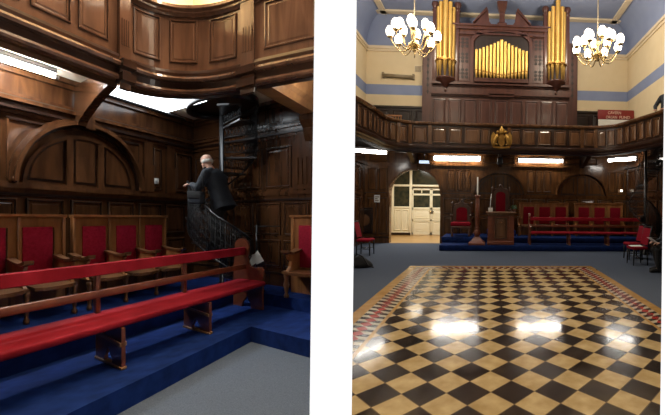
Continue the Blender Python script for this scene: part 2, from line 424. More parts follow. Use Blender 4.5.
# entrance passage behind the archway
VB = 17.6
vf = MB(); vf.box(-5.6, -.6, YB, VB+.6, -.1, -.001); struct('floor_passage', vf, M_vfloor)
vw = MB(); vw.box(-5.7, -5.55, YB+.3, VB+.6, 0, 3.6); vw.box(-.65, -.5, YB+.3, VB+.6, 0, 3.6); vw.box(-5.7, -.5, YB+.3, VB+.6, 3.5, 3.6); vw.box(-5.7, -.5, VB+.3, VB+.5, 0, 3.6)
struct('wall_passage', vw, M_cream)
def dx(px): return RX(px, 205, VB)
def dz(py): return RZ(412, py, VB)
sc_ = MB()       # screen: frame, kick board and transoms
ztop = 3.3
for a, b in ((386, 388.5), (391, 394), (409.5, 412), (444, 447)): sc_.bbox(dx(a), dx(b), VB-.06, VB+.06, 0, ztop, .01)
for a, b, y0, y1 in ((388, 446, 184.6, 186.6), (388, 411, 206.5, 208.5), (388, 411, 231.5, 233.6)): sc_.bbox(dx(a), dx(b), VB-.055, VB+.055, dz(y1), dz(y0), .01)
sc_.bbox(dx(388), dx(411), VB-.02, VB+.02, dz(232), dz(208), .005)
PD = Path([(dx(380), VB-.02), (dx(450), VB-.02)], -1)
for a, b in ((394.5, 401.5), (402, 409)): panel(sc_, PD, dx(a)-dx(380), dx(b)-dx(380), dz(230.5), dz(209.5), dark=False, k=1.2)
scr = struct('window_1', sc_, M_door)
g = MB(); g.box(dx(388), dx(446), VB-.01, VB+.01, dz(185), ztop); g.box(dx(394), dx(409.5), VB-.01, VB+.01, dz(207), dz(186))
gp = link_obj('window_pane', g.mesh('window_pane', I3, (0, 0, 0), M_glassd), scr)
kb = MB(); kb.box(dx(390), dx(411), VB-.07, VB-.05, 0, dz(232.6)); link_obj('kick_board', kb.mesh('kick_board', I3, (0, 0, 0), M_paneld), scr)
def door(n, a, b, y0):
    mb = MB(); w = 1.3
    mb.box(dx(a), dx(b), VB-.02, VB+.03, 0, dz(y0))
    for p, q in ((a, a+w), (b-w, b), ((a+b)/2-.5, (a+b)/2+.5)): mb.bbox(dx(p), dx(q), VB-.05, VB-.01, dz(193) if p not in (a, b-w) else 0, dz(y0), .008)
    for p, q in ((y0, y0+1.6), (193.5, 195.3), (207.3, 209.6), (219, 221), (232, 235)): mb.bbox(dx(a), dx(b), VB-.05, VB-.01, max(0, dz(q)), dz(p), .008)
    for p, q in ((210, 218.6), (221.5, 231.8)): panel(mb, PD, dx(a+w)-dx(380), dx(b-w)-dx(380), dz(q), dz(p), dark=False)
    o = struct('door_%d' % n, mb, M_door)
    gl = MB()
    gl.box(dx(a+w), dx(b-w), VB-.03, VB-.022, dz(207.5), dz(y0+1.5))
    link_obj('door_pane', gl.mesh('door_pane', I3, (0, 0, 0), M_glassd), o)
    hd = MB(); hx = dx(a+.9 if n == 2 else b-.9); hd.box(hx-.03, hx+.03, VB-.075, VB-.05, dz(213.5), dz(210)); hd.tube([(hx, VB-.07, dz(211)), (hx, VB-.13, dz(211)), (hx+.1, VB-.13, dz(211))], .014, 8)
    link_obj('door_handle', hd.mesh('door_handle', I3, (0, 0, 0), M_brass if n == 1 else M_iron), o)
door(1, 412.3, 431.2, 188.5); door(2, 431.4, 450, 188.5)

# upper walls: wainscot, cream plaster and the painted blue frieze
def upper_wall(name, P, zw=5.45):
    mb = MB()
    sbox(mb, P, 0, P.L, -.2, 0, zw, 5.91); 
    sbox(mb, P, 0, P.L, -.2, 0, 6.31, ZW)
    sbox(mb, P, 0, P.L, -.2, .004, 5.91, 6.31, 1, 1)
    sbox(mb, P, 0, P.L, 0, .10, ZW-.09, ZW+.02, 1, 2); sbox(mb, P, 0, P.L, 0, .05, ZW-.18, ZW-.09, 1, 2)
    struct(name, mb, [M_cream, M_bluep, M_trimc])
    w = MB(); sbox(w, P, 0, P.L, -.2, .015, ZG, zw-.05); sbox(w, P, 0, P.L, -.2, .07, zw-.07, zw+.01)
    s = .15
    while s < P.L-.7: panel(w, P, s, s+.75, ZG+.2, zw-.15, d=.015); s += .9
    struct(name.replace('wall', 'trim'), w, [M_paneld, M_paneld])
PLs = Path([(XL, 10.9), (XL, YB)], -1); PRs = Path([(XR, YB), (XR, 9.2)], -1)
upper_wall('wall_back_upper', PB); upper_wall('wall_left_upper', PLs); upper_wall('wall_right_upper', PRs, 4.75)
for nm, P in (('wall_left', PLs), ('wall_right', PRs)):
    mb = MB(); sbox(mb, P, 0, P.L, -.2, 0, 0, ZG); sbox(mb, P, 0, P.L, 0, .07, 1.93, 1.99); sbox(mb, P, 0, P.L, 0, .1, 3.1, 3.2); sbox(mb, P, 0, P.L, 0, .04, 0, .22)
    s = .15
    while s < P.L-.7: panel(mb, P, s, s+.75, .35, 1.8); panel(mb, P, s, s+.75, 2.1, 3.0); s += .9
    struct(nm, mb, [M_panel, M_paneld])
def cove(name, P, INS):
    mb = MB(); pts = []
    for k in range(7):
        q = radians(90*k/6); pts.append((INS*(1-cos(q)), ZW+.02+(ZC-ZW-.02)*sin(q)))
    vs = []
    for d, z in pts: vs += [P.at(-0.0 + d*0, d, z), P.at(P.L, d, z)]
    mb.add(vs, [(2*i, 2*i+1, 2*i+3, 2*i+2) for i in range(6)], True)
    sbox(mb, P, 0, P.L, INS-.10, INS+.12, ZC-.07, ZC+.03, 1, 1)
    struct(name, mb, [M_bluep, M_trimc])
cove('trim_4', PB, INB); cove('trim_5', PLs, INS); cove('trim_6', PRs, INS)
ce = MB(); ce.box(XL+INS-.05, XR-INS+.05, 5.0, YB-INB+.05, ZC, ZC+.1); struct('ceiling', ce, M_bluep)

# ---- blue platform along the back
pf = MB(); XP = RX(439, 247, 11.95)
pf.bbox(XP, XR, 11.95, YB, 0, .2, .03); struct('floor_platform', pf, M_bluedim)
p2 = MB(); p2.bbox(RX(441.5, 240, 12.75), XR, 12.75, YB-.01, .2, .4, .03); struct('floor_dais', p2, M_bluedim)

# ---- chequered pavement laid on the carpet
T = Thing('checkered_pavement', 'polished black and cream checkered floor cloth with a red triangle border on grey carpet', 'floor cloth', (.4, 5, 0))
X0, X1, Y0, Y1 = -1.36, 2.25, 1.2, 8.62
mb = MB(); mb.box(X0, X1, Y0, Y1, .0, .02)
ob = T.part('checker_field', mb, M_check)
# keep the pattern in hall coordinates
for v in ob.data.vertices: v.co = v.co + Vector((.4, 5, 0))
ob.location = (-.4, -5, 0)
mb = MB(); w = .05
for x0, x1 in ((X0-w, X0), (X1, X1+w)): mb.box(x0, x1, Y0, Y1+w, 0, .021)
mb.box(X0, X1, Y1, Y1+w, 0, .021)
for x0, x1 in ((-1.93, -1.75), (2.58, 2.74)): mb.box(x0, x1, Y0, 9.05, 0, .021)
mb.box(-1.75, 2.58, 8.9, 9.05, 0, .021)
T.part('gold_band', mb, M_matgold)
mb = MB()
def dent(p0, p1, q0, q1, n):
    """row of triangles: white outside, red diamonds in the middle, black inside"""
    p0, p1, q0, q1 = map(Vector, (p0, p1, q0, q1))
    for i in range(n):
        a, m, b = i/n, (i+.5)/n, (i+1)/n
        P_ = lambda t, r: (p0.lerp(p1, t)).lerp(q0.lerp(q1, t), r)
        pts = [P_(a, 0), P_(m, 0), P_(b, 0), P_(a, .5), P_(m, .24), P_(b, .5), P_(m, .76), P_(a, 1), P_(m, 1), P_(b, 1)]
        mb.add([(x.x, x.y, .0205) for x in pts], [(0, 1, 4, 3), (6, 8, 9, 5)], mi=1)
        mb.add([(x.x, x.y, .0205) for x in pts], [(1, 2, 5, 4), (3, 6, 8, 7)], mi=2)
        mb.add([(x.x, x.y, .0205) for x in pts], [(3, 4, 5, 6)], mi=0)
dent((-1.75, Y0, 0), (-1.75, 8.9, 0), (X0-w, Y0, 0), (X0-w, 8.67, 0), 46)
dent((2.58, Y0, 0), (2.58, 8.9, 0), (X1+w, Y0, 0), (X1+w, 8.67, 0), 46)
dent((-1.75, 8.9, 0), (2.58, 8.9, 0), (X0-w, 8.67, 0), (X1+w, 8.67, 0), 26)
T.part('triangle_border', mb, [M_matred, M_matw, M_matb])
MATPARTS = list(T.e.children)

# ---- gallery running round the hall
GP = Path([(-3.60, 9.25), (-3.52, 9.65), (-3.40, 10.6)] + arc(-2.35, 11.3, 1.05, 175, 92, 10) + [(-2.0, 12.37), (.5, 12.4), (3.4, 12.42)] + arc(3.6, 11.3, 1.1, 88, 8, 10) + [(4.78, 11.2), (5.1, 10.2), (5.2, 9.7)], -1)
G = Thing('gallery_balcony', 'curved dark panelled gallery front running round the hall below the organ', 'balcony', (.5, 12.4, 3.4))
nn = 90
mb = sweep(MB(), GP, 0, GP.L, [(-.12, 3.62), (0, 3.62), (0, 4.34), (-.12, 4.34)], nn); G.part('parapet', mb, M_gald)
mb = sweep(MB(), GP, 0, GP.L, [(-.18, 4.33), (.04, 4.33), (.09, 4.37), (.10, 4.42), (.06, 4.45), (-.18, 4.45)], nn, smooth=False); G.part('handrail', mb, M_galh)
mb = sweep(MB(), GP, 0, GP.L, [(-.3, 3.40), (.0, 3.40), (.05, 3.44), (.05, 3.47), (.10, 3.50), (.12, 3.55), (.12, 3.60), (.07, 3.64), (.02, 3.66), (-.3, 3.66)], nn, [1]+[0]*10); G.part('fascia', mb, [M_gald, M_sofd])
# soffit under the gallery
vs = []
for i in range(nn+1):
    q = GP.L*i/nn; p = GP.at(q, -.1, 3.72)
    if p[1] > 11.6 and -2.9 < p[0] < 4.3: w_ = (p[0], YB, 3.72)
    elif p[0] < 0: w_ = (XL, min(YB, p[1]+max(0, (p[1]-10.6)*1.9)), 3.72)
    else: w_ = (XR, min(YB, p[1]+max(0, (p[1]-10.6)*1.9)), 3.72)
    vs += [p, w_, (p[0], p[1], 3.8), (w_[0], w_[1], 3.8)]
mb = MB(); fs = []
for i in range(nn):
    a, b = i*4, i*4+4; fs += [(a, b, b+1, a+1), (a+2, a+3, b+3, b+2)]
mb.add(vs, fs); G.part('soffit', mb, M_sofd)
# panels: positions read along the front
edges = [356, 362, 369, 376, 384, 391, 399, 405, 415, 425.5, 429, 432.5, 445, 459, 476, 490, 513, 521, 535, 548, 560, 572, 585, 597, 606, 615, 624, 634, 645, 655, 664]
def s_of(px):
    best = (1e9, 0)
    for k in range(1200):
        q = GP.L*k/1199; P_ = Vector(GP.at(q, 0, 4.0)); d = P_ - CAMP
        x = PX + F*d.dot(rt)/d.dot(fw)
        if abs(x-px) < best[0]: best = (abs(x-px), q)
    return best[1]
pan = [(399, 407), (413, 427), (432.5, 446), (449, 462), (465, 480), (481, 490), (511, 520), (522.5, 535), (538, 551), (554, 566), (569, 580), (584, 595)]
for a, b in pan:
    s0, s1 = s_of(a), s_of(b)
    mb = panel(MB(), GP, s0, s1, 3.72, 4.27, n=4, k=.9); G.part('parapet_panel', mb, [M_galh, M_gald])
for lo, hi in ((s_of(356), s_of(397)), (s_of(597), s_of(661))):
    n = 8 if lo < GP.L/2 else 8
    st = (hi-lo)/n
    for i in range(n):
        mb = panel(MB(), GP, lo+st*(i+.1), lo+st*(i+.9), 3.72, 4.27, n=4, k=.9); G.part('parapet_panel', mb, [M_galh, M_gald])
for px in (397.8, 410, 430, 509, 582, 596):
    s = s_of(px); mb = sbox(MB(), GP, s-.06, s+.06, 0, .05, 3.66, 4.33, 2)
    for k in (-.03, 0, .03): sbox(mb, GP, s+k-.008, s+k+.008, .05, .062, 3.8, 4.2, 1)
    G.part('pilaster', mb, M_galh)
def bracket_poly(y0, y1, z0, z1):
    """S-scroll bracket between wall (y1) and front (y0)"""
    pts = [(y1, z1), (y1, z0), (y1-.08, z0)]
    for k in range(13):
        t = k/12; y = y1-.10 + (y0+.12-y1+.10)*t; z = z0+.05 + (z1-.16-z0-.05)*(.5-.5*cos(pi*t)); pts.append((y, z))
    pts += [(y0, z1-.16), (y0-.03, z1-.08), (y0, z1)]
    return pts
for x in (AX, .49, 3.85):
    mb = MB().prism(bracket_poly(12.5, YB-.05, 3.1, 3.72), 'x', x-.08, x+.08); G.part('bracket', mb, M_paneld)

# ---- fluorescent fittings under the gallery
def fluo(name, p0, p1, label, group, mt, fr=HALL, r=.045, w=.045):
    T = Thing(name, label, 'light', ((p0[0]+p1[0])/2, (p0[1]+p1[1])/2, p0[2]), fr, group)
    a, b = Vector(p0), Vector(p1); t = (b-a).normalized(); nrm = Vector((-t.y, t.x, 0))
    mb = MB(); c = [a-nrm*w+Vector((0, 0, .05)), a+nrm*w+Vector((0, 0, .05)), b+nrm*w+Vector((0, 0, .05)), b-nrm*w+Vector((0, 0, .05))]
    mb.add([x for x in c]+[x+Vector((0, 0, .07)) for x in c], [(0, 1, 2, 3), (4, 5, 6, 7), (0, 1, 5, 4), (1, 2, 6, 5), (2, 3, 7, 6), (3, 0, 4, 7)])
    T.part('housing', mb, M_soff)
    T.part('tube', MB().tube([a, b], r, 10), mt)
    for q in (a, b): T.part('end_cap', MB().tube([q-t*.03, q+t*.03], r*1.25, 10), M_whitep)
    return T
def pt(px, py, Y): p = RY(px, py, Y); return (p.x, p.y, p.z)
gl_ = 'fluorescent fittings under the hall gallery'
fluo('fluorescent_light', pt(433.5, 158, 14.0), pt(481, 158.6, 14.0), 'white fluorescent tube under the gallery, between lit exit box and crest', gl_, M_tube, r=.08)
fluo('fluorescent_light', pt(518, 160.2, 14.0), pt(563, 161, 14.0), 'white fluorescent tube under the gallery, above the red stalls', gl_, M_tube, r=.06)
fluo('fluorescent_light', pt(608, 160.3, 12.9), (RX(637, 158.5, 12.2), 12.2, RZ(637, 158.5, 12.2)), 'slanting white fluorescent tube at the right bend of the gallery', gl_, M_tube, r=.06)
fluo('fluorescent_light', (RX(352, 150.0, 11.2), 11.2, RZ(352, 150.0, 11.2)), pt(386, 152.6, 12.4), 'slanting white fluorescent tube at the left bend of the gallery', gl_, M_tube, r=.06)
T = Thing('exit_box', 'small lit white exit box hanging above the archway', 'exit sign', pt(424, 162, 13.2))
x0, x1, z0, z1 = RX(419.3, 162, 13.2), RX(428.8, 162, 13.2), RZ(424, 163.4, 13.2), RZ(424, 160.6, 13.2)
T.part('case', MB().bbox(x0-.01, x1+.01, 13.2, 13.3, z0-.01, z1+.01, .01), M_soff)
T.part('lit_face', MB().box(x0, x1, 13.185, 13.205, z0, z1), M_exit)
T.part('hanger', MB().tube([((x0+x1)/2, 13.25, z1), ((x0+x1)/2, 13.25, 3.75)], .012, 6), M_iron)
T = Thing('wall_speaker', 'small black box speaker under the gallery above the tall throne', 'speaker', pt(500, 160, 12.9))
xa, xb, za, zb = RX(497.5, 160, 12.9), RX(502.8, 160, 12.9), RZ(500, 164.5, 12.9), RZ(500, 157, 12.9)
T.part('cabinet', MB().bbox(xa, xb, 12.9, 13.08, za, zb, .015), M_iron)
T.part('grille', MB().box(xa+.02, xb-.02, 12.885, 12.905, za+.03, zb-.03), M_black)
T.part('mount', MB().tube([((xa+xb)/2, 13.0, zb), ((xa+xb)/2, 13.0, 3.75)], .02, 6), M_iron)

# ---- the organ
YO = 12.66
def ox(px, py=60): return RX(px, py, YO)
def oz(py, px=500): return RZ(px, py, YO)
O = Thing('pipe_organ', 'reddish carved wooden pipe organ with gilt pipes standing on the gallery', 'organ', (ox(500), YO, ZG))
OC = ox(501.5, 60)                # centre line
HL = OC - ox(423.5, 80); HM = OC - ox(432, 60)
def X(px): return ox(px)-0.0
ztop = (oz(24, 455)+oz(29.5, 549))/2; zled = oz(86.5); zled2 = oz(97.5)
mb = MB()
mb.box(OC-HM, OC+HM, YO, YB-.02, zled, ztop-.12)               # upper case body
mb.box(OC-HM, OC+HM, YO-.05, YB-.02, ZG, zled2); mb.box(OC-HM, OC+HM, YO-.02, YB-.02, zled2-.01, zled+.01)
O.part('case', mb, M_organ)
for e in (-1, 1):                                               # receding wings
    O.part('wing', MB().box(min(OC+e*HM, OC+e*(HM+.40)), max(OC+e*HM, OC+e*(HM+.40)), YO+.35, YB-.02, ZG, oz(36)), M_organ)
for e in (-1, 1):
    mb = MB(); xw = OC+e*(HM+.20); mb.box(xw-.012, xw+.012, YO+.338, YO+.352, zled2+.15, zled2+2.2)
    for k in range(9):
        z = zled2+.25+k*.235
        mb.prism([(xw, z-.09), (xw+.05, z), (xw, z+.09), (xw-.05, z)], 'y', YO+.335, YO+.36)
    O.part('wing_fretwork', mb, M_organd)
PO = Path([(OC-HM-.3, YO), (OC+HM+.3, YO)], -1); PO2 = Path([(OC-HM-.3, YO-.05), (OC+HM+.3, YO-.05)], -1)
def S(x): return x-(OC-HM-.3)
mb = MB()
for z, d, h in ((zled, .14, .06), (zled+.06, .09, .04), (zled2-.02, .10, .05), (zled2+.03, .16, .05)): sbox(mb, PO, S(OC-HM), S(OC+HM), 0, d, z, z+h)
sbox(mb, PO, S(OC-.45), S(OC+.45), 0, .16, zled2-.02, zled2+.16)
O.part('ledge', mb, M_organ)
mb = MB()
xi = HM-.72
sbox(mb, PO, S(OC-xi), S(OC+xi), -.1, .10, ztop-.16, ztop-.06); sbox(mb, PO, S(OC-xi), S(OC+xi), -.1, .16, ztop-.06, ztop); sbox(mb, PO, S(OC-xi), S(OC+xi), -.1, .07, ztop-.34, ztop-.28)
O.part('cornice', mb, M_organ)
# base panels
for i in range(9):
    w = 2*HM/9; a = OC-HM+w*i
    O.part('base_panel', panel(MB(), PO2, S(a+.05), S(a+w-.05), ZG+.35, zled2-.12, k=.9), [M_organ, M_organd])
# flat dark sheet whose colour stands for the shaded arched opening
ca, cz = 1.0, oz(44)
mb = MB(); ch = .42
mb.box(OC-ca, OC+ca, YO-.012, YO-.004, zled+.1, cz); ellip_fill(mb, PO, S(OC-ca), S(OC+ca), S(OC), cz, ca, ch, .012, n=16)
O.part('recess', mb, M_organd)
mb = MB(); ellip_ring(mb, PO, S(OC), cz, ca+.13, ch+.13, ca, ch, 0, .07)
for e in (-1, 1):
    sbox(mb, PO, S(OC+e*(ca+.065))-.065, S(OC+e*(ca+.065))+.065, 0, .07, zled+.1, cz)
O.part('arch_moulding', mb, M_organ)
for e in (-1, 1):                                              # carved spandrels
    mb = MB()
    for k in range(4): mb.prism([(OC+e*(ca+.1-.2*k), cz+.28+.055*k), (OC+e*(ca-.06-.2*k), cz+.42+.03*k), (OC+e*(ca+.1-.2*k), cz+.46+.02*k)], 'y', YO-.03, YO)
    O.part('spandrel_carving', mb, M_organ)
# fretwork panels: flat dark pieces stand for the shaded piercings
for e in (-1, 1):
    xc = OC+e*(ca+.40); hw = .24
    fr_ = panel(MB(), PO, S(xc-hw-.06), S(xc+hw+.06), zled+.12, ztop-.36, k=.7, prof=[(0, 0), (.008, .04), (.04, .05), (.06, .02)])
    q = O.part('fret_panel', fr_, [M_organ, M_organd])
    mb = MB().box(xc-.008, xc+.008, YO-.022, YO-.016, zled+.25, zled+1.72)
    for z0 in (zled+.30, zled+.86, zled+1.40):
        mb.box(xc-.16, xc+.16, YO-.022, YO-.016, z0+.122, z0+.138)
        for i in range(3):
            for j in range(3):
                x, z = xc-.15+.15*i, z0+.13*j
                if i == 1 and j == 1: mb.prism([(x-.075, z), (x, z-.075), (x+.075, z), (x, z+.075)], 'y', YO-.024, YO-.016)
                else: mb.prism([(x+.062*cos(pi*k/3+.5), z+.058*sin(pi*k/3+.5)) for k in range(6)], 'y', YO-.024, YO-.016)
    O.part('fretwork', mb, M_organd, q)
def pipe(x, y, zb, zm, zt, r, name='pipe'):
    """gilt pipe: conical foot, mouth with lips, cylindrical body"""
    mb = MB(); mb.lathe([(.0, zb), (r*.35, zb), (r*.95, zm-.02), (r*1.06, zm), (r, zm+.02), (r, zt-.02), (r*1.04, zt-.015), (r*1.04, zt), (r*.8, zt), (0, zt-.01)], (x, y, 0), 12)
    ob = O.part(name, mb, M_gold)
    mt_ = MB().box(x-r*.55, x+r*.55, y-r*1.05, y-r*.8, zm+.015, zm+.07); O.part('mouth', mt_, M_goldd, ob)
n = 15
for i in range(n):
    t = (i-(n-1)/2)/((n-1)/2); x = OC+t*.90
    a = abs(t)
    zt = oz(51.5)+(oz(41.5)-oz(51.5))*max(0, 1-a*1.05)**1.2
    if i in (0, 1, n-2, n-1): zt = oz(51.8 - (.7 if i in (1, n-2) else 0))
    pipe(x, YO-.10, oz(81.5)+.04*(1-a), oz(74.5)-.12*(1-a)+.05*a, zt, .052 if i != n//2 else .062)
sbx = MB(); sbox(sbx, PO, S(OC-.97), S(OC+.97), 0, .2, zled+.09, oz(81)+.03); O.part('pipe_shelf', sbx, M_organ)
# side towers
for e in (-1, 1):
    tc = OC+e*(OC-ox(446, 50)); yc = YO-.02
    zb, zt = oz(82), oz(4.5)
    mb = MB()
    mb.lathe([(.0, zb-.42), (.035, zb-.40), (.05, zb-.33), (.02, zb-.28), (.10, zb-.22), (.24, zb-.10), (.33, zb), (.35, zb+.03), (.33, zb+.06), (0, zb+.06)], (tc, yc, 0), 20)
    O.part('tower_corbel', mb, M_organ)
    mb = MB().lathe([(.30, zb+.06), (.30, zb+.5), (.0, zb+.5)], (tc, yc+.06, 0), 16); O.part('tower_core', mb, M_organd)
    for k in range(5):
        q = radians(-90+(k-2)*38); r = .088 if k == 2 else .074
        px_, py_ = tc+.27*cos(q), yc+.24*sin(q)
        pipe(px_, py_, zb+.05, zb+.66, zt+(.13 if k == 2 else (-.12 if k in (1, 3) else -.24)), r)
    mb = MB()
    for k in range(12): 
        q0 = radians(-180+15*k); q1 = radians(-180+15*(k+1))
        mb.add([(tc+r_*cos(q), yc+r_*.9*sin(q), z) for q in (q0, q1) for r_, z in ((.35, zb+.62), (.385, zb+.62), (.385, zb+.68), (.35, zb+.68))], [(0, 1, 5, 4), (1, 2, 6, 5), (2, 3, 7, 6), (3, 0, 4, 7)])
    O.part('tower_band', mb, M_goldd)
    for f in (-1, 1):
        xp = tc+f*.40
        mb = MB(); mb.bbox(xp-.07, xp+.07, YO-.06, YO+.2, zled, oz(13.5), .01)
        mb.lathe([(.07, 0), (.12, .04), (.07, .09), (.09, .14), (.14, .25), (.12, .32), (.06, .33), (0, .33)], (xp, YO+.05, oz(13.5)), 10)
        O.part('tower_post', mb, M_organ)
# broken pediment and urn
for e in (-1, 1):
    mb = MB().prism([(OC+e*.38, ztop), (OC+e*.98, ztop), (OC+e*.90, ztop+.10), (OC+e*.56, ztop+.52), (OC+e*.50, ztop+.50), (OC+e*.46, ztop+.12)], 'y', YO-.12, YO+.1)
    mb.prism([(OC+e*1.04, ztop), (OC+e*1.04, ztop+.05), (OC+e*.56, ztop+.60), (OC+e*.52, ztop+.52)], 'y', YO-.18, YO+.1)
    O.part('pediment_scroll', mb, M_organ)
mb = MB().lathe([(.0, 0), (.24, 0), (.24, .1), (.15, .16), (.12, .36), (.15, .50), (.13, .55), (.24, .78), (.26, .88), (.18, .92), (0, .92)], (OC, YO, ztop-.05), 4, smooth=False, a0=pi/4, a1=pi/4+2*pi)
O.part('finial', mb, M_organ)

# ---- gilt crest on the gallery front
cx_ = GP.at(s_of(502), .14, 0); cX, cY = RX(501.5, 140, 12.2), 12.2
zb, zt = RZ(502, 147.5, 12.2), RZ(502, 126.5, 12.2); h = zt-zb
T = Thing('gilt_crest', 'gilded coat of arms with crown and winged supporters on the gallery front', 'crest', (cX, cY, zb))
mb = MB(); sh = [(0, .0), (.10, .10), (.13, .24), (.13, .42), (0, .46), (-.13, .42), (-.13, .24), (-.10, .10)]
mb.prism([(cX+x*h/.75, zb+z*h/.75) for x, z in sh], 'y', cY-.08, cY+.05); T.part('shield', mb, M_goldd)
for e in (-1, 1):
    mb = MB(); k = h/.75
    mb.tube([(cX+e*.30*k, cY-.02, zb+.02*k), (cX+e*.26*k, cY-.05, zb+.16*k), (cX+e*.20*k, cY-.08, zb+.32*k), (cX+e*.16*k, cY-.08, zb+.46*k)], [.035*k, .075*k, .07*k, .045*k], 8)
    mb.ball((cX+e*.14*k, cY-.09, zb+.53*k), (.05*k, .05*k, .06*k), 8, 6)
    mb.tube([(cX+e*.24*k, cY-.06, zb+.12*k), (cX+e*.15*k, cY-.1, zb+.08*k)], .03*k, 6); mb.tube([(cX+e*.18*k, cY-.08, zb+.38*k), (cX+e*.10*k, cY-.1, zb+.33*k)], .025*k, 6)
    T.part('supporter', mb, M_crest)
    mb = MB(); mb.prism([(cX+e*.20*k, zb+.30*k), (cX+e*.34*k, zb+.06*k), (cX+e*.38*k, zb+.22*k), (cX+e*.37*k, zb+.42*k), (cX+e*.30*k, zb+.55*k), (cX+e*.24*k, zb+.50*k)], 'y', cY-.02, cY+.03); T.part('wing', mb, M_crest)
mb = MB(); k = h/.75
mb.lathe([(.08*k, .47*k), (.10*k, .50*k), (.09*k, .54*k), (.11*k, .60*k), (.06*k, .67*k), (.03*k, .70*k), (.035*k, .74*k), (0, .76*k)], (cX, cY-.04, zb), 12); T.part('crown', mb, M_crest)
mb = MB().prism([(cX-.3*k, zb-.02*k), (cX, zb-.05*k), (cX+.3*k, zb-.02*k), (cX+.28*k, zb+.04*k), (cX, zb+.01*k), (cX-.28*k, zb+.04*k)], 'y', cY-.08, cY+.03); T.part('scroll', mb, M_goldd)

# ---- chandeliers
def chandelier(c, zc, ztop_, label):
    T = Thing('chandelier', label, 'chandelier', (c[0], c[1], zc), HALL, 'lit chandeliers hanging in the hall')
    x, y = c
    T.part('rod', MB().tube([(x, y, zc+.5), (x, y, ztop_)], .014, 8), M_trimc)
    T.part('canopy', MB().lathe([(.0, 0), (.10, 0), (.12, -.04), (.05, -.10), (.014, -.12)], (x, y, ztop_), 14), M_brass)
    T.part('stem', MB().lathe([(0, -.14), (.03, -.13), (.05, -.10), (.03, -.06), (.11, -.02), (.13, .04), (.07, .09), (.03, .12), (.035, .25), (.07, .30), (.06, .36), (.02, .42), (.02, .52), (0, .52)], (x, y, zc), 16), M_brass)
    for tier, (n, R, z0, zs, off) in enumerate(((8, .55, .0, .18, .2), (6, .34, .10, .34, .5))):
        for i in range(n):
            a = 2*pi*(i+off)/n; ca_, sa_ = cos(a), sin(a)
            pts = []
            for k in range(13):
                t = k/12; r = .05+(R-.05)*t; z = z0+(-.20*sin(pi*t*.95)*(1-.2*t)) + (zs-z0)*t**3
                pts.append((x+ca_*r, y+sa_*r, zc+z))
            arm = T.part('arm', MB().tube(pts, .013, 6), M_brass)
            e = pts[-1]
            T.part('drip_pan', MB().lathe([(0, -.02), (.03, -.02), (.065, .0), (.07, .015), (0, .01)], e, 10), M_brass, arm)
            T.part('lamp_shade', MB().lathe([(0, .01), (.045, .015), (.082, .06), (.096, .12), (.084, .19), (.045, .25), (.0, .27)], e, 12), M_shade, arm)
chandelier((RX(414, 45, 8.5), 8.5), RZ(414, 46, 8.5), ZC, 'lit many-armed chandelier hanging left of the organ')
chandelier((RX(597.5, 55, 8.5), 8.5), RZ(597.5, 56, 8.5), ZC, 'lit many-armed chandelier hanging right of the organ')

# ---- things on the upper walls
def hx(px, py, Y=YB): return RX(px, py, Y)
T = Thing('wall_heater', 'long tan tube heater fixed to the cream wall left of the organ', 'heater', pt(398, 76.5, YB-.06))
a, b = pt(383, 75.3, YB-.08), pt(413.5, 77.3, YB-.08)
T.part('tube', MB().tube([a, b], .075, 10), M_tan)
for q in (a, b): T.part('bracket', MB().box(q[0]-.04, q[0]+.04, YB-.12, YB, q[2]-.09, q[2]+.12), M_tan)
T = Thing('ventilation_grille', 'small square ventilation grille high on the cream wall beside the organ', 'vent', pt(418, 69, YB-.02))
gx0, gx1, gz0, gz1 = hx(414.5, 69), hx(422, 69), RZ(418, 72.5, YB), RZ(418, 66, YB)
T.part('frame', MB().bbox(gx0, gx1, YB-.03, YB, gz0, gz1, .01), M_trimc)
mb = MB()
for k in range(5): z = gz0+.04+(gz1-gz0-.08)*k/4; mb.box(gx0+.03, gx1-.03, YB-.04, YB-.028, z-.012, z+.012)
T.part('slats', mb, M_tan)
T = Thing('notice_board', 'red and white organ fund board on the gallery back wall', 'sign', pt(615, 118, 13.45))
YN = 13.45
T.part('header', MB().bbox(hx(598, 115, YN), hx(634, 115, YN), YN, YN+.06, RZ(612, 119.3, YN), RZ(612, 109.8, YN), .01), M_sign)
T.part('chart', MB().box(hx(598.5, 123, YN), hx(632, 123, YN), YN+.01, YN+.05, ZG, RZ(612, 119.5, YN)), M_paper)
def text(s, px, py, hpx, Y, parent, off):
    cu = bpy.data.curves.new('lettering', 'FONT'); cu.body = s; cu.size = 1; cu.extrude = .01
    ob = bpy.data.objects.new('lettering', cu); COL.objects.link(ob)
    me = bpy.data.meshes.new_from_object(ob.evaluated_get(bpy.context.evaluated_depsgraph_get()))
    bpy.data.objects.remove(ob)
    xs = [v.co.x for v in me.vertices]; ys = [v.co.y for v in me.vertices]
    p0 = RY(px[0], py, Y); p1 = RY(px[1], py, Y); hh = hpx*Y/F
    kx = (p1.x-p0.x)/(max(xs)-min(xs)); kz = hh/(max(ys)-min(ys))
    for v in me.vertices:
        c = v.co.copy(); v.co = Vector((p0.x+(c.x-min(xs))*kx, Y-c.z, p0.z+(c.y-min(ys))*kz)) - Vector(off)
    me.materials.append(M_signt)
    return link_obj('lettering', me, parent)
text('CAVERN', (608, 621), 114.0, 2.9, YN-.012, T.e, T.o)
text('ORGAN', (606, 617), 118.5, 2.9, YN-.012, T.e, T.o)
text('FUND', (619.5, 630), 118.8, 2.9, YN-.012, T.e, T.o)
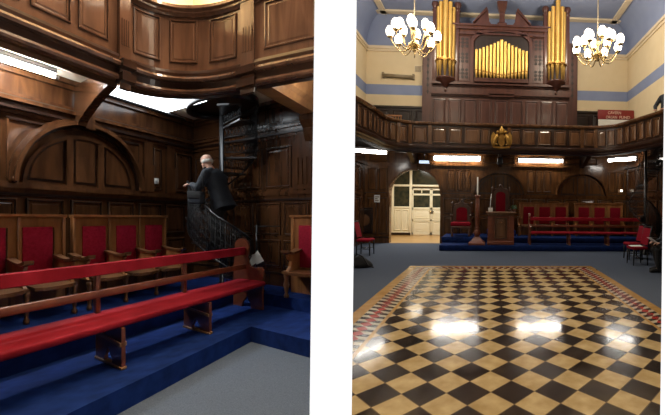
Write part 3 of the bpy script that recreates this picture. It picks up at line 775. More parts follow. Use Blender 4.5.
# low carved rail in the left gallery
T = Thing('carved_rail', 'low turned-spindle rail behind the gallery front on the left', 'railing', pt(390, 119, 13.4))
YQ = 13.4; a, b = RX(379, 118, YQ), RX(402, 119, YQ); z0, z1 = RZ(390, 122.5, YQ), RZ(390, 114.8, YQ)
T.part('top_rail', MB().bbox(a, b, YQ-.03, YQ+.03, z1-.06, z1, .01), M_oak); T.part('bottom_rail', MB().bbox(a, b, YQ-.03, YQ+.03, z0-.5, z0-.44, .01), M_oakd)
for k in range(9):
    x = a+.04+(b-a-.08)*k/8
    T.part('spindle', MB().lathe([(.03, -.44), (.02, -.3), (.035, -.2), (.02, -.1), (.035, 0), (.02, z1-z0-.12), (.03, z1-z0-.06)], (x, YQ, z0), 8), M_oak)

# =================================================================== FURNITURE BUILDERS (shared by both rooms)
def make_bench(fr, label, Lb=4.3, sup=(1.4, 2.78), group='long red bench rows', name='red_bench'):
    T = Thing(name, label, 'bench', (0, 0, 0), fr, group)
    endp = [(.06, 0), (.06, .40), (.05, .62), (.08, .655), (.15, .65), (.21, .635), (.27, .655), (.305, .72), (.32, .80), (.30, .87)]
    endp += [(.42+.125*cos(q), .965+.125*sin(q)) for q in [radians(a) for a in range(205, -60, -20)]]
    endp += [(.545, .82), (.57, .62), (.57, .0), (.41, 0), (.40, .07), (.37, .12), (.33, .18), (.29, .12), (.26, .07), (.25, 0)]
    for x in (0, Lb-.05): T.part('end_panel', MB().prism(endp, 'x', x, x+.05), M_bench)
    T.part('seat', MB().bbox(.05, Lb-.05, 0, .44, .385, .45, .018), M_redw)
    mb = MB(); mb.prism([(.36, .83), (.34, .84), (.345, .945), (.365, .955), (.40, .945), (.40, .83)], 'x', .05, Lb-.05); T.part('top_rail', mb, M_redw)
    T.part('mid_rail', MB().bbox(.05, Lb-.05, .335, .37, .61, .685, .008), M_bench)
    for x in sup:
        pl = [(0, 0), (0, .385), (.42, .385), (.42, 0), (.27, 0), (.275, .06), (.25, .10), (.21, .17), (.17, .10), (.145, .06), (.15, 0)]
        pl = [(-.02+y*.95, z) for y, z in pl]
        sp = T.part('support', MB().prism(pl, 'x', x-.025, x+.025), M_bench)
        mb = MB().bbox(x-.036, x+.036, -.03, .39, 0, .025, .006)
        T.part('foot', mb, M_benchl, sp)
        mb = MB().prism([(-.02, .215), (-.02, .25), (.37, .29), (.37, .255)], 'x', x-.042, x+.042); T.part('batten', mb, M_benchl, sp)
        T.part('back_post', MB().bbox(x-.03, x+.03, .37, .42, .385, .95, .006), M_bench)
    return T
def make_stalls(fr, label, n=3, p=.64, group='oak stalls with red panels', name='oak_stalls', adx=-.03, pm=.18, red=None):
    T = Thing(name, label, 'stall', (0, 0, 0), fr, group)
    Lb = n*p+.06
    mb = MB(); yb = .55
    for z0, z1 in ((0, .44), (1.10, 1.235)): mb.box(0, Lb, yb, yb+.05, z0, z1)
    for i in range(n+1):
        a = max(0, i*p+.03-.14); b = min(Lb, i*p+.03+.14)
        mb.box(a, b, yb, yb+.05, .44, 1.10)
        mb.bbox(i*p+.005, i*p+.055, yb-.022, yb+.05, .40, 1.235, .006)
    T.part('back_frame', mb, M_oak)
    T.part('top_cap', MB().prism([(yb-.05, 1.25), (yb-.03, 1.235), (yb+.07, 1.235), (yb+.085, 1.255), (yb+.085, 1.28), (yb-.05, 1.28)], 'x', -.005, Lb+.005), M_oak)
    for i in range(n):
        x0 = i*p+pm; x1 = x0+p-.23
        T.part('back_panel', MB().bbox(x0-.01, x1+.01, yb-.012, yb+.03, .43, 1.11, .012), red or M_red)
        c = (x0+x1)/2; hw = p/2-.035
        mb = MB().prism([(c-hw, .54), (c-hw, .06), (c-hw*.7, .02), (c-hw*.35, .0), (c, -.012), (c+hw*.35, .0), (c+hw*.7, .02), (c+hw, .06), (c+hw, .54)], 'z', .365, .405)
        T.part('seat', mb, M_oakd)
    for i in range(n+1):
        x = i*p+adx
        ap = []
        mb = MB().prism([(yb, .40), (yb, .69), (.14, .69), (.08, .66), (.13, .60), (.22, .55), (.20, .47), (.10, .40)], 'x', x-.022, x+.022)
        sd = T.part('arm_support', mb, M_oak)
        mb = MB(); vs = []
        prof = [(.02, .06, .735), (.06, .085, .715), (.14, .075, .70), (.28, .05, .695), (.40, .055, .71), (yb-.02, .06, .73)]
        for y, w, z in prof: vs += [(x-w, y, z), (x+w, y, z), (x+w*.9, y, z-.035), (x-w*.9, y, z-.035)]
        fs = [(0, 1, 2, 3), tuple(range(len(vs)-4, len(vs)))]
        for k in range(len(prof)-1):
            for j in range(4): fs.append((k*4+j, k*4+(j+1) % 4, k*4+4+(j+1) % 4, k*4+4+j))
        mb.add(vs, fs); T.part('arm_rest', mb, M_oakd, sd)
        T.part('leg', MB().lathe([(0, 0), (.035, 0), (.04, .04), (.022, .07), (.03, .12), (.045, .20), (.03, .28), (.04, .33), (.04, .37), (0, .37)], (x, .08, 0), 10), M_oakd)
        T.part('rear_leg', MB().bbox(x-.025, x+.025, yb, yb+.045, 0, .3, .005), M_oakd)
    return T
def make_chair(fr, label, group=None, name='red_chair'):
    """plain upholstered side chair: red seat and back, dark wooden legs"""
    T = Thing(name, label, 'chair', (0, 0, 0), fr, group)
    T.part('seat', MB().bbox(-.23, .23, -.23, .22, .42, .50, .03), M_reddim)
    T.part('backrest', MB().prism([(.17, .55), (.27, 1.0), (.31, 1.0), (.22, .55)], 'x', -.20, .20), M_reddim)
    for sx in (-1, 1):
        T.part('leg', MB().tube([(sx*.20, -.20, .43), (sx*.20, -.20, .22), (sx*.20, -.21, 0)], [.026, .022, .016], 8), M_iron)
        T.part('leg', MB().tube([(sx*.20, .19, 0), (sx*.20, .18, .43)], [.018, .025], 8), M_iron)
        T.part('back_post', MB().tube([(sx*.21, .18, .43), (sx*.21, .29, 1.03)], .022, 8), M_iron)
    mb = MB(); mb.tube([(-.2, .29, 1.03), (.2, .29, 1.03)], .022, 8); T.part('crest_rail', mb, M_iron)
    mb = MB(); mb.tube([(-.2, -.2, .2), (-.2, .19, .2)], .011, 6); mb.tube([(.2, -.2, .2), (.2, .19, .2)], .011, 6); mb.tube([(-.2, 0, .2), (.2, 0, .2)], .011, 6); T.part('stretcher', mb, M_iron)
    return T
def make_throne(fr, label, H=1.42, bw=.33, name='carved_throne'):
    T = Thing(name, label, 'chair', (0, 0, 0), fr, 'carved wooden thrones with red upholstery')
    T.part('seat', MB().bbox(-.36, .36, -.34, .26, .38, .52, .03), M_reddim)
    T.part('seat_rail', MB().bbox(-.36, .36, -.33, .27, .29, .38, .01), M_throne)
    hb = H-.35
    arch = [(-bw*.62, .56), (bw*.62, .56), (bw*.62, hb-.12)] + [(bw*.62*cos(q), hb-.12+.12*sin(q)) for q in [radians(a) for a in range(15, 180, 15)]] + [(-bw*.62, hb-.12)]
    T.part('back_panel', MB().prism(arch, 'y', .24, .29), M_reddim)
    T.part('back_frame', MB().prism([(-bw, .45), (bw, .45), (bw, hb), (bw*.6, hb+.10), (bw*.3, hb+.12), (0, hb+.22), (-bw*.3, hb+.12), (-bw*.6, hb+.10), (-bw, hb)], 'y', .28, .33), M_throne)
    for sx in (-1, 1):
        T.part('back_post', MB().lathe([(.03, 0), (.035, .5), (.022, .56), (.04, .62), (.025, .70), (.032, hb*.85), (.045, hb*.9), (.03, hb), (.05, hb+.05), (.03, hb+.10), (.045, hb+.16), (0, hb+.22)], (sx*(bw+.03), .30, 0), 10), M_throne)
        T.part('leg', MB().lathe([(0, 0), (.04, 0), (.045, .06), (.025, .10), (.045, .19), (.03, .26), (.045, .33), (0, .33)], (sx*.31, -.29, 0), 10), M_throne)
        T.part('arm', MB().tube([(sx*(bw+.03), .28, .78), (sx*.36, .05, .75), (sx*.36, -.2, .78), (sx*.36, -.30, .76)], [.025, .03, .035, .04], 8), M_throne)
        T.part('arm_post', MB().lathe([(.03, .5), (.02, .56), (.035, .64), (.02, .70), (.03, .76)], (sx*.34, -.24, 0), 10), M_throne)
    mb = MB().ball((0, .30, hb+.25), .055, 10, 6)
    for sx in (-1, 1): mb.tube([(sx*bw, .30, hb+.02), (sx*bw*.7, .30, hb+.12), (sx*bw*.35, .30, hb+.13), (0, .30, hb+.24)], .03, 8)
    T.part('crest', mb, M_throne)
    return T

# ---- furniture of the hall
b = make_bench(HALL, 'long low red bench on the blue platform in front of the six red stalls', group='long red benches')
place(b.e, HALL, (RX(529, 230, 12.3), 12.05, .2))
s = make_stalls(HALL, 'oak stall block with red panels, nearest to the carved pedestal', group='oak stall blocks of the hall', red=M_reddim)
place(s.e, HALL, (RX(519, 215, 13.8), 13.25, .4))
s2 = dup(s.e, 'oak stall block with red panels, right of the gap in the row')
place(s2, HALL, (RX(574.3, 215, 13.8), 13.25, .4))
t1 = make_throne(HALL, 'carved throne with wide red seat standing between archway and candlestick')
place(t1.e, HALL, (RX(461, 236, 13.2), 13.2, .4))
# low plinth and tall throne behind the pedestal
solo('throne_plinth', MB().bbox(RX(501, 230, 13.6)-.55, RX(501, 230, 13.6)+.55, 13.25, 14.12, .4, .60, .02), M_bluedim, 'blue carpeted plinth under the tall throne behind the pedestal', 'plinth', (RX(501, 230, 13.6), 13.7, .4))
t2 = make_throne(HALL, 'tall throne with narrow red back behind the carved pedestal', H=1.84, bw=.30)
place(t2.e, HALL, (RX(500.5, 230, 13.7), 13.65, .6))
# pedestal
x0, x1, yf = RX(487.5, 230, 12.05), RX(514, 230, 12.05), 12.05
zt = RZ(500, 212, 12.05)
T = Thing('carved_pedestal', 'carved wooden pedestal desk with arched front on the blue platform', 'pedestal', ((x0+x1)/2, yf+.3, .2))
T.part('body', MB().box(x0+.04, x1-.04, yf, yf+.55, .2, zt-.1), M_bench)
mb = MB().bbox(x0, x1, yf-.05, yf+.6, .2, .34, .015); T.part('plinth', mb, M_bench)
mb = MB().bbox(x0-.06, x1+.06, yf-.09, yf+.64, zt-.05, zt, .012); mb.bbox(x0, x1, yf-.05, yf+.6, zt-.12, zt-.05, .01); T.part('top', mb, M_oakd)
PP = Path([(x0, yf), (x1, yf)], -1); w = x1-x0
mb = panel(MB(), PP, w*.27, w*.73, .42, zt-.2, k=.8); ellip_ring(mb, PP, w/2, .85, w*.16, .22, w*.13, .18, .01, .05); T.part('arched_panel', mb, [M_oakd, M_paneld])
for e in (.09, .91):
    mb = sbox(MB(), PP, w*e-.08, w*e+.08, 0, .035, .34, zt-.12); T.part('pilaster', mb, M_bench)
T.part('carving', MB().ball(((x0+x1)/2, yf-.02, .98), (.05, .03, .03), 8, 6), M_oak)
# candlestick
cx, cy = RX(477, 240, 12.25), 12.25
T = Thing('tall_candlestick', 'tall turned wooden candlestick with a thin white candle beside the pedestal', 'candlestick', (cx, cy, .2))
T.part('base', MB().lathe([(0, 0), (.40, 0), (.40, .06), (.30, .12), (.20, .20), (.14, .26), (.0, .26)], (cx, cy, .2), 4, smooth=False, a0=pi/4, a1=pi/4+2*pi), M_bench)
T.part('bulb', MB().lathe([(.10, .2), (.07, .26), (.10, .32), (.13, .40), (.10, .48), (.06, .53), (.09, .56), (.06, .60)], (cx, cy, .2), 16), M_bench)
zc = RZ(477, 195, cy)
T.part('shaft', MB().lathe([(.06, .8), (.075, .9), (.07, zc-.15), (.05, zc-.12), (.09, zc-.06), (.10, zc), (0, zc)], (cx, cy, 0), 14), M_bench)
T.part('candle', MB().lathe([(.024, zc), (.024, RZ(477, 177, cy)-.02), (.012, RZ(477, 177, cy)), (0, RZ(477, 177, cy))], (cx, cy, 0), 10), M_paper)
# white card, wand and plant on the pedestal
xx = RX(490.5, 210, 12.15); T = Thing('white_card_box', 'small white box standing on the left of the pedestal top', 'box', (xx, 12.15, zt))
T.part('box', MB().bbox(xx-.075, xx+.075, 12.12, 12.24, zt, zt+.13, .008), M_paper); T.part('lid', MB().bbox(xx-.08, xx+.08, 12.115, 12.245, zt+.11, zt+.14, .006), M_paper)
xw, xv = RX(489.8, 208, 12.4), RX(491.3, 195, 12.4)
solo('white_wand', MB().tube([(xw, 12.4, zt), (xv, 12.42, RZ(491, 194, 12.4))], [.013, .009], 8), M_paper, 'thin pale wand standing upright on the pedestal in front of the tall throne', 'wand', (xw, 12.4, zt))
xp = RX(514.2, 210, 12.4); T = Thing('potted_plant', 'small green plant in a pot at the right end of the pedestal', 'plant', (xp, 12.4, zt))
T.part('pot', MB().lathe([(0, 0), (.05, 0), (.065, .08), (.07, .09), (.06, .09), (0, .08)], (xp, 12.4, zt), 12), M_pot)
mb = MB()
for k in range(60):
    a = random.uniform(0, 2*pi); e = random.uniform(.1, 1.3); r = random.uniform(.05, .15)
    c = Vector((xp+cos(a)*cos(e)*r, 12.4+sin(a)*cos(e)*r, zt+.1+sin(e)*r)); t = Vector((cos(a), sin(a), .5)).normalized(); sd = Vector((-sin(a), cos(a), .3))*.022
    mb.add([c-t*.04, c+sd, c+t*.05, c-sd], [(0, 1, 2, 3)])
T.part('foliage', mb, M_green)
# chairs at the sides
gc = 'red upholstered side chairs'
c1 = make_chair(HALL, 'red chair with dark legs at the left edge, beside the black bag', gc); place(c1.e, HALL, (-3.75, 11.05, 0), radians(90))
c2 = dup(c1.e, 'farthest red chair of the row along the right side, empty'); place(c2, HALL, (RX(634, 245, 10.3), 10.35, 0), radians(-90))
c3 = dup(c1.e, 'middle red chair of the right row, papers lying on its seat'); place(c3, HALL, (4.17, 9.45, 0), radians(-88))
c4 = dup(c1.e, 'nearest red chair of the right row, under the seated person'); place(c4, HALL, (4.50, 8.42, 0), radians(-92))
mb = MB().add([(3.93, 9.33, .51), (4.25, 9.30, .51), (4.27, 9.52, .525), (3.95, 9.55, .515), (3.93, 9.33, .505), (4.25, 9.30, .505), (4.27, 9.52, .505), (3.95, 9.55, .505)], [(0, 1, 2, 3), (4, 5, 6, 7), (0, 1, 5, 4), (1, 2, 6, 5), (2, 3, 7, 6), (3, 0, 4, 7)])
solo('loose_papers', mb, M_paper, 'white papers lying on the seat of the middle red chair', 'papers', (4.10, 9.43, .505))
# bag on the floor
bx, by = RX(361, 268, 8.9), 8.95
T = Thing('black_bag', 'slumped black bag on the grey carpet at the left edge', 'bag', (bx, by, 0))
mb = MB(); vs = []; N_ = 14
for i, (z, rx_, ry_) in enumerate([(0, .24, .13), (.05, .29, .17), (.12, .27, .15), (.20, .20, .10), (.26, .13, .05), (.28, .08, .02)]):
    for k in range(N_):
        q = 2*pi*k/N_; f = 1+.08*sin(3*q+i); vs.append((bx+rx_*cos(q)*f-.03*i, by+ry_*sin(q)*f, z*(1+.1*sin(2*q+1))))
fs = [list(range(N_)), list(range(5*N_, 6*N_))]
for i in range(5):
    for k in range(N_): fs.append((i*N_+k, i*N_+(k+1) % N_, (i+1)*N_+(k+1) % N_, (i+1)*N_+k))
mb.add(vs, fs, True); T.part('body', mb, M_black)
T.part('strap', MB().tube([(bx-.2, by, .22), (bx-.1, by-.05, .34), (bx+.05, by-.08, .28), (bx+.2, by-.12, .06), (bx+.33, by-.12, .02)], .016, 6), M_black)
# notices and wall lamp
T = Thing('wall_notice', 'small white printed notice on the dark panel left of the archway', 'notice', pt(377.5, 198.5, YB-.03))
xa, xb = RX(374.6, 198, YB), RX(380.2, 198, YB); za, zb = RZ(377, 202.3, YB), RZ(377, 195, YB)
T.part('sheet', MB().box(xa, xb, YB-.05, YB-.035, za, zb), M_paper)
mb = MB(); 
for k, ww in enumerate((.9, .6, .8)): z = zb-(zb-za)*(.26+.24*k); mb.box(xa+.03, xa+(xb-xa)*ww, YB-.056, YB-.05, z-.02, z+.02)
T.part('print', mb, M_tan)
T = Thing('round_plaque', 'round wooden plaque in a dark square frame on the wall behind the left chair', 'plaque', pt(365, 220, YB-.05))
xc, zc = RX(365, 220, YB), RZ(365, 220, YB)
T.part('frame', panel(MB(), PB, SX(xc)-.32, SX(xc)+.32, zc-.5, zc+.5, k=1.0, d=.03), [M_paneld, M_paneld])
mb = MB().prism([(xc+.21*cos(2*pi*k/20), zc+.23*sin(2*pi*k/20)) for k in range(20)], 'y', YB-.085, YB-.03); T.part('disc', mb, M_oakd)
T = Thing('wall_lamp', 'tiny round lit lamp on the panelling above the stalls', 'lamp', pt(621.4, 190.7, YB-.1))
p = pt(621.4, 190.7, YB-.1); T.part('globe', MB().ball(p, .05, 10, 8), M_small); T.part('bracket', MB().tube([(p[0], YB, p[2]), p], .015, 6), M_brass)

# =================================================================== THE SIDE CHAMBER (oblique plan: u along the left wall, v along the right wall)
VW, UW, US = 2.52, 1.98, -4.3
ZGS, ZTS = 3.75, 6.6
def vcut(u): return -.996 + .312*u          # face of the dividing wall
def slab(name, poly, z0, z1, m):
    return struct(name, MB().prism(poly, 'z', z0, z1), m, SIDE)
slab('floor_chamber', [(-3.4, .2), (UW+.1, .2), (UW+.1, vcut(UW+.1)), (-2.6, vcut(-2.6))], -.1, 0, M_greyl)
slab('floor_step', [(US, -.12), (0, 0), (0, vcut(0)), (UW+.05, vcut(UW)), (UW+.05, VW+.05), (US, VW+.05)], 0.0, .2, M_blue)
slab('floor_step_upper', [(US, .80), (1.2, .88), (1.2, vcut(1.2)), (UW+.05, vcut(UW)), (UW+.05, VW+.05), (US, VW+.05)], .2, .385, M_blue)
PL = Path([(US, VW), (UW, VW)], -1); PR = Path([(UW, VW), (UW, vcut(UW))], -1)
def SU(u): return u - US
def SV(v): return VW - v
def side_wall(nm, P, extra):
    mb = MB(); sbox(mb, P, 0, P.L, -.2, 0, 0, ZGS)
    for d, z0, z1, mi in ((.035, .38, .60, 0), (.05, .60, .63, 1), (.035, 1.97, 2.03, 0), (.075, 2.03, 2.09, 0), (.05, 2.09, 2.12, 0), (.03, 1.93, 1.97, 1),
                          (.04, 3.06, 3.12, 0), (.08, 3.12, 3.16, 1), (.06, 3.16, 3.22, 0), (.11, 3.22, 3.27, 0), (.07, 3.27, 3.30, 1), (.05, 3.30, 3.35, 0), (.06, 3.62, 3.68, 0), (.12, 3.68, 3.75, 0)):
        sbox(mb, P, 0, P.L, 0, d, z0, z1, 1, mi)
    extra(mb)
    struct(nm, mb, [M_panel, M_paneld], SIDE)
    up_ = MB(); sbox(up_, P, 0, P.L, -.2, 0, ZGS, ZTS); struct(nm+'_upper', up_, M_cream, SIDE)
def exL(mb):
    u = -1.85-.73*3
    for k in range(8):
        a = u+.73*k
        if a > UW-.3: break
        panel(mb, PL, SU(max(a, US+.05)), SU(min(a+.60, UW-.06)), .72, 1.22, k=.9); panel(mb, PL, SU(max(a, US+.05)), SU(min(a+.60, UW-.06)), 1.30, 1.90, k=.9)
    panel(mb, PL, SU(-2.75), SU(-2.22), 2.2, 2.98); panel(mb, PL, SU(-3.4), SU(-2.85), 2.2, 2.98)
    for e, u0, u1 in ((-1, -2.12, -1.25), (1, -.45, .34)):      # spandrels over the arch
        c = [(u0, 2.98), (u1, 2.98)]
        pts = []
        for k in range(9):
            u_ = u0+(u1-u0)*k/8; t = (u_+.85)/1.34; pts.append((u_, min(2.96, 2.12+1.13*sqrt(max(0, 1-t*t)))))
        for k in range(8):
            a, b = pts[k], pts[k+1]
            mb.add([PL.at(SU(a[0]), .012, a[1]+.03), PL.at(SU(b[0]), .012, b[1]+.03), PL.at(SU(b[0]), .012, 3.0), PL.at(SU(a[0]), .012, 3.0)], [(0, 1, 2, 3)])
        sbox(mb, PL, SU(u0)-.01, SU(u1)+.01, 0, .035, 2.98, 3.01, 1, 1)
        q = u0 if e < 0 else u1; sbox(mb, PL, SU(q)-.015, SU(q)+.015, 0, .035, 2.16, 3.0)
    panel(mb, PL, SU(.72), SU(.96), 2.16, 3.0, k=.8); panel(mb, PL, SU(1.36), SU(1.90), 2.16, 3.0)
    for u_ in (.45, 1.08):
        sbox(mb, PL, SU(u_), SU(u_+.23), 0, .05, 2.12, 3.06); sbox(mb, PL, SU(u_)-.015, SU(u_+.23)+.015, .0, .065, 2.12, 2.64)
def exR(mb):
    for a, b in ((2.45, 1.65), (1.55, .86), (.80, .30)):
        panel(mb, PR, SV(a), SV(b), 2.16, 2.92)
    for a, b in ((2.45, 1.65), (1.5, 1.05), (.98, .5), (.45, .0), (-.04, -.36)):
        panel(mb, PR, SV(a), SV(b), .72, 1.22, k=.9); panel(mb, PR, SV(a), SV(b), 1.30, 1.90, k=.9)
    sbox(mb, PR, SV(.26), SV(-.12), 0, .07, 2.12, 3.06)
    for k in range(4): sbox(mb, PR, SV(.20-.075*k), SV(.16-.075*k), .07, .088, 2.2, 2.66)
side_wall('wall_side_left', PL, exL); side_wall('wall_side_right', PR, exR)
arch_recess(PL, SU(-.85), 2.12, 1.28, 1.07, 'trim_7', SIDE, 1.0, .76, mul=(.30,))
slab('ceiling_chamber', [(-4.3, -.5), (-2.6, vcut(-2.6)), (UW, vcut(UW)), (UW, VW), (US, VW)], ZTS, ZTS+.1, M_cream)

# gallery of the chamber
GS = Path([(-3.7, .62), (-2.7, .62), (-1.83, .62), (-1.7, .62)] + arc(-1.5, -.30, .915, 88, 2, 16) + [(-.57, -.40), (-.38, vcut(-.38)+.02)], -1)
def s_side(px, z):
    best = (1e9, 0)
    for k in range(1500):
        q = GS.L*k/1499; d = SIDE.pt(GS.at(q, 0, z)) - CAMP
        x = PX + F*d.dot(rt)/d.dot(fw)
        if abs(x-px) < best[0]: best = (abs(x-px), q)
    return best[1]
G2 = Thing('gallery_balcony', 'curved panelled gallery front with fluted pilasters above the spiral staircase', 'balcony', (-.9, .3, 3.0), SIDE)
nn = 70
G2.part('parapet', sweep(MB(), GS, 0, GS.L, [(-.10, 3.33), (0, 3.33), (0, 4.02), (-.10, 4.02)], nn), M_gal)
G2.part('handrail', sweep(MB(), GS, 0, GS.L, [(-.16, 4.0), (.02, 4.0), (.04, 4.02), (.06, 4.03), (.06, 4.05), (.09, 4.07), (.08, 4.11), (.0, 4.13), (-.16, 4.13)], nn), M_gal)
fp = [(0, 3.37), (.03, 3.36), (.05, 3.32), (.05, 3.275), (.085, 3.265), (.095, 3.24), (.085, 3.215), (.03, 3.21), (.02, 3.14), (.06, 3.125), (.065, 3.10), (.055, 3.08), (.0, 3.075), (-.03, 3.07), (-.2, 3.10), (-.2, 3.37)]
G2.part('fascia', sweep(MB(), GS, 0, GS.L, fp, nn, [0, 1, 1, 0, 0, 0, 0, 1, 1, 0, 0, 0, 1, 1, 1, 1]), [M_gal, M_gald])
G2.part('back_board', sweep(MB(), GS, 0, GS.L, [(-.20, 3.10), (-.16, 3.10), (-.16, ZGS), (-.20, ZGS)], nn), M_paneld)
vs = []; fs = []
for i in range(nn+1):
    q = GS.L*i/nn; p = GS.at(q, -.1, ZGS)
    if q < s_side(185, 3.35): w_ = (p[0]+max(0, (p[0]+1.5))*3.6, VW, ZGS)
    else: w_ = (UW, max(vcut(UW), min(VW, p[1]+max(0, p[1]+.3)*3.6+.1)), ZGS)
    w_ = (min(UW, w_[0]), w_[1], ZGS); vs += [p, w_]
for i in range(nn): fs.append((2*i, 2*i+1, 2*i+3, 2*i+2))
mb = MB().add(vs, fs); c = len(mb.v); mb.add([(UW, VW, ZGS)], [])
G2.part('soffit', mb, M_trimc)
slab('floor_gallery', [(US, .75), (-1.4, .75), (-.6, .3), (-.35, -.3), (-.2, vcut(-.2)), (UW, vcut(UW)), (UW, VW), (US, VW)], ZGS+.01, ZGS+.08, M_trimc)
for a, b, z1 in ((-3.45, -2.80, 3.98),): G2.part('parapet_panel', panel(MB(), GS, a+3.7, b+3.7, 3.455, z1, n=1, k=.6), [M_gal, M_gald])
for a, b in ((30, 70.5), (78, 108), (133, 160), (169, 197.5), (209, 236.5), (264, 316)):
    s0, s1 = s_side(a, 3.45), s_side(b, 3.45)
    G2.part('parapet_panel', panel(MB(), GS, s0, s1, 3.455, 3.97, n=8, k=.55), [M_gal, M_gald])
for a, b in ((117, 128), (242, 255)):
    s0, s1 = s_side(a, 3.4), s_side(b, 3.4)
    mb = sbox(MB(), GS, s0, s1, 0, .05, 3.0, 4.03, 3)
    pl = G2.part('pilaster', mb, M_gal)
    mb = MB(); w = s1-s0
    for k in range(4): sbox(mb, GS, s0+w*(.2+.2*k)-.008, s0+w*(.2+.2*k)+.008, .05, .064, 3.46, 3.74, 1)
    G2.part('fluting', mb, M_gal, pl)
    mb = sbox(MB(), GS, s0-.02, s1+.02, 0, .12, 3.06, 3.14, 2); sbox(mb, GS, s0-.02, s1+.02, 0, .13, 3.20, 3.28, 2); G2.part('pilaster_base', mb, M_gald, pl)
# scroll bracket and beam carrying it
pts = [(VW-.05, 3.70), (VW-.05, 3.08), (VW-.16, 3.06), (VW-.19, 3.12)]
for k in range(1, 12):
    t = k/12; pts.append((VW-.19-1.05*t, 3.12+.40*sin(t*pi/2)**.9))
pts += [(1.30, 3.50), (1.22, 3.54), (1.22, 3.70)]
mb = MB().prism(pts, 'x', -1.09, -.93); br_ = G2.part('bracket', mb, M_panel)
mb = MB().tube([(-1.12, 1.27, 3.53), (-.90, 1.27, 3.53)], .06, 12); G2.part('bracket_roll', mb, M_oakd, br_)
mb = MB(); mb.prism([(v_+.13, z_) for v_, z_ in [(-.42, 3.62), (-.40, 3.46), (-.36, 3.40), (-.34, 3.3), (-.14, 3.3), (-.12, 3.40), (-.08, 3.46), (-.06, 3.62), (-.06, ZGS), (-.42, ZGS)]], 'x', -.35, UW-.02); G2.part('beam', mb, M_beam)
mb = MB().prism([(UW-.02, 3.3), (UW-.02, 2.96), (UW-.10, 2.92), (UW-.16, 3.02), (UW-.20, 3.12), (UW-.34, 3.22), (UW-.38, 3.3)], 'y', -.21, .03)
G2.part('corbel', mb, M_panel)
gs_ = 'fluorescent fittings of the chamber'
fluo('fluorescent_light', (-3.4, 2.2, 3.62), (-1.55, 2.2, 3.62), 'bright fluorescent tube under the left straight of the gallery', gs_, M_tubes, SIDE, r=.02, w=.018)
T = Thing('soffit_glow_panel', 'broad glowing white panel standing for the brightly lit soffit between bracket and spiral stair', 'light', (-.25, 1.8, 3.70), SIDE)  # added glowing panel in place of the lit soffit
T.part('housing', MB().box(-.74, .88, 1.30, 2.34, 3.70, ZGS), M_soff); T.part('glow_face', MB().bbox(-.72, .86, 1.32, 2.32, 3.655, 3.70, .01), M_soffglow)
solo('wall_conduit', MB().tube([(-.80, 2.02, 3.51), (1.1, 2.02, 3.53)], .026, 8), M_iron, 'thin dark conduit running along the wall below the glowing soffit panel', 'pipe', (-.2, 2.4, 3.6), SIDE)

# stalls and bench
b2 = make_bench(SIDE, 'long red bench with shaped round-topped end on the blue step in front of the stalls', Lb=4.32, sup=(1.42, 2.80))
place(b2.e, SIDE, (-3.42, .22, .2))
st = make_stalls(SIDE, 'oak stall block with red panels cut by the left edge, left of the dark gap', group='oak stall blocks along the arched wall', pm=.085, adx=-.09)
place(st.e, SIDE, (-3.465, 1.52, .385))
st2 = make_stalls(SIDE, 'oak stall block with three red panels and curved arms under the arch', group='oak stall blocks along the arched wall'); place(st2.e, SIDE, (-1.375, 1.52, .385))
RC = Fr(SIDE.O, SIDE.M @ Matrix(((0, 1, 0), (-1, 0, 0), (0, 0, 1))))
st3 = make_stalls(RC, 'oak stall with red panel at the right edge, facing the long bench', n=1, p=.52, adx=.13, pm=.14, group='oak stalls on the right of the chamber')
place(st3.e, SIDE, (1.06, .16, .385))

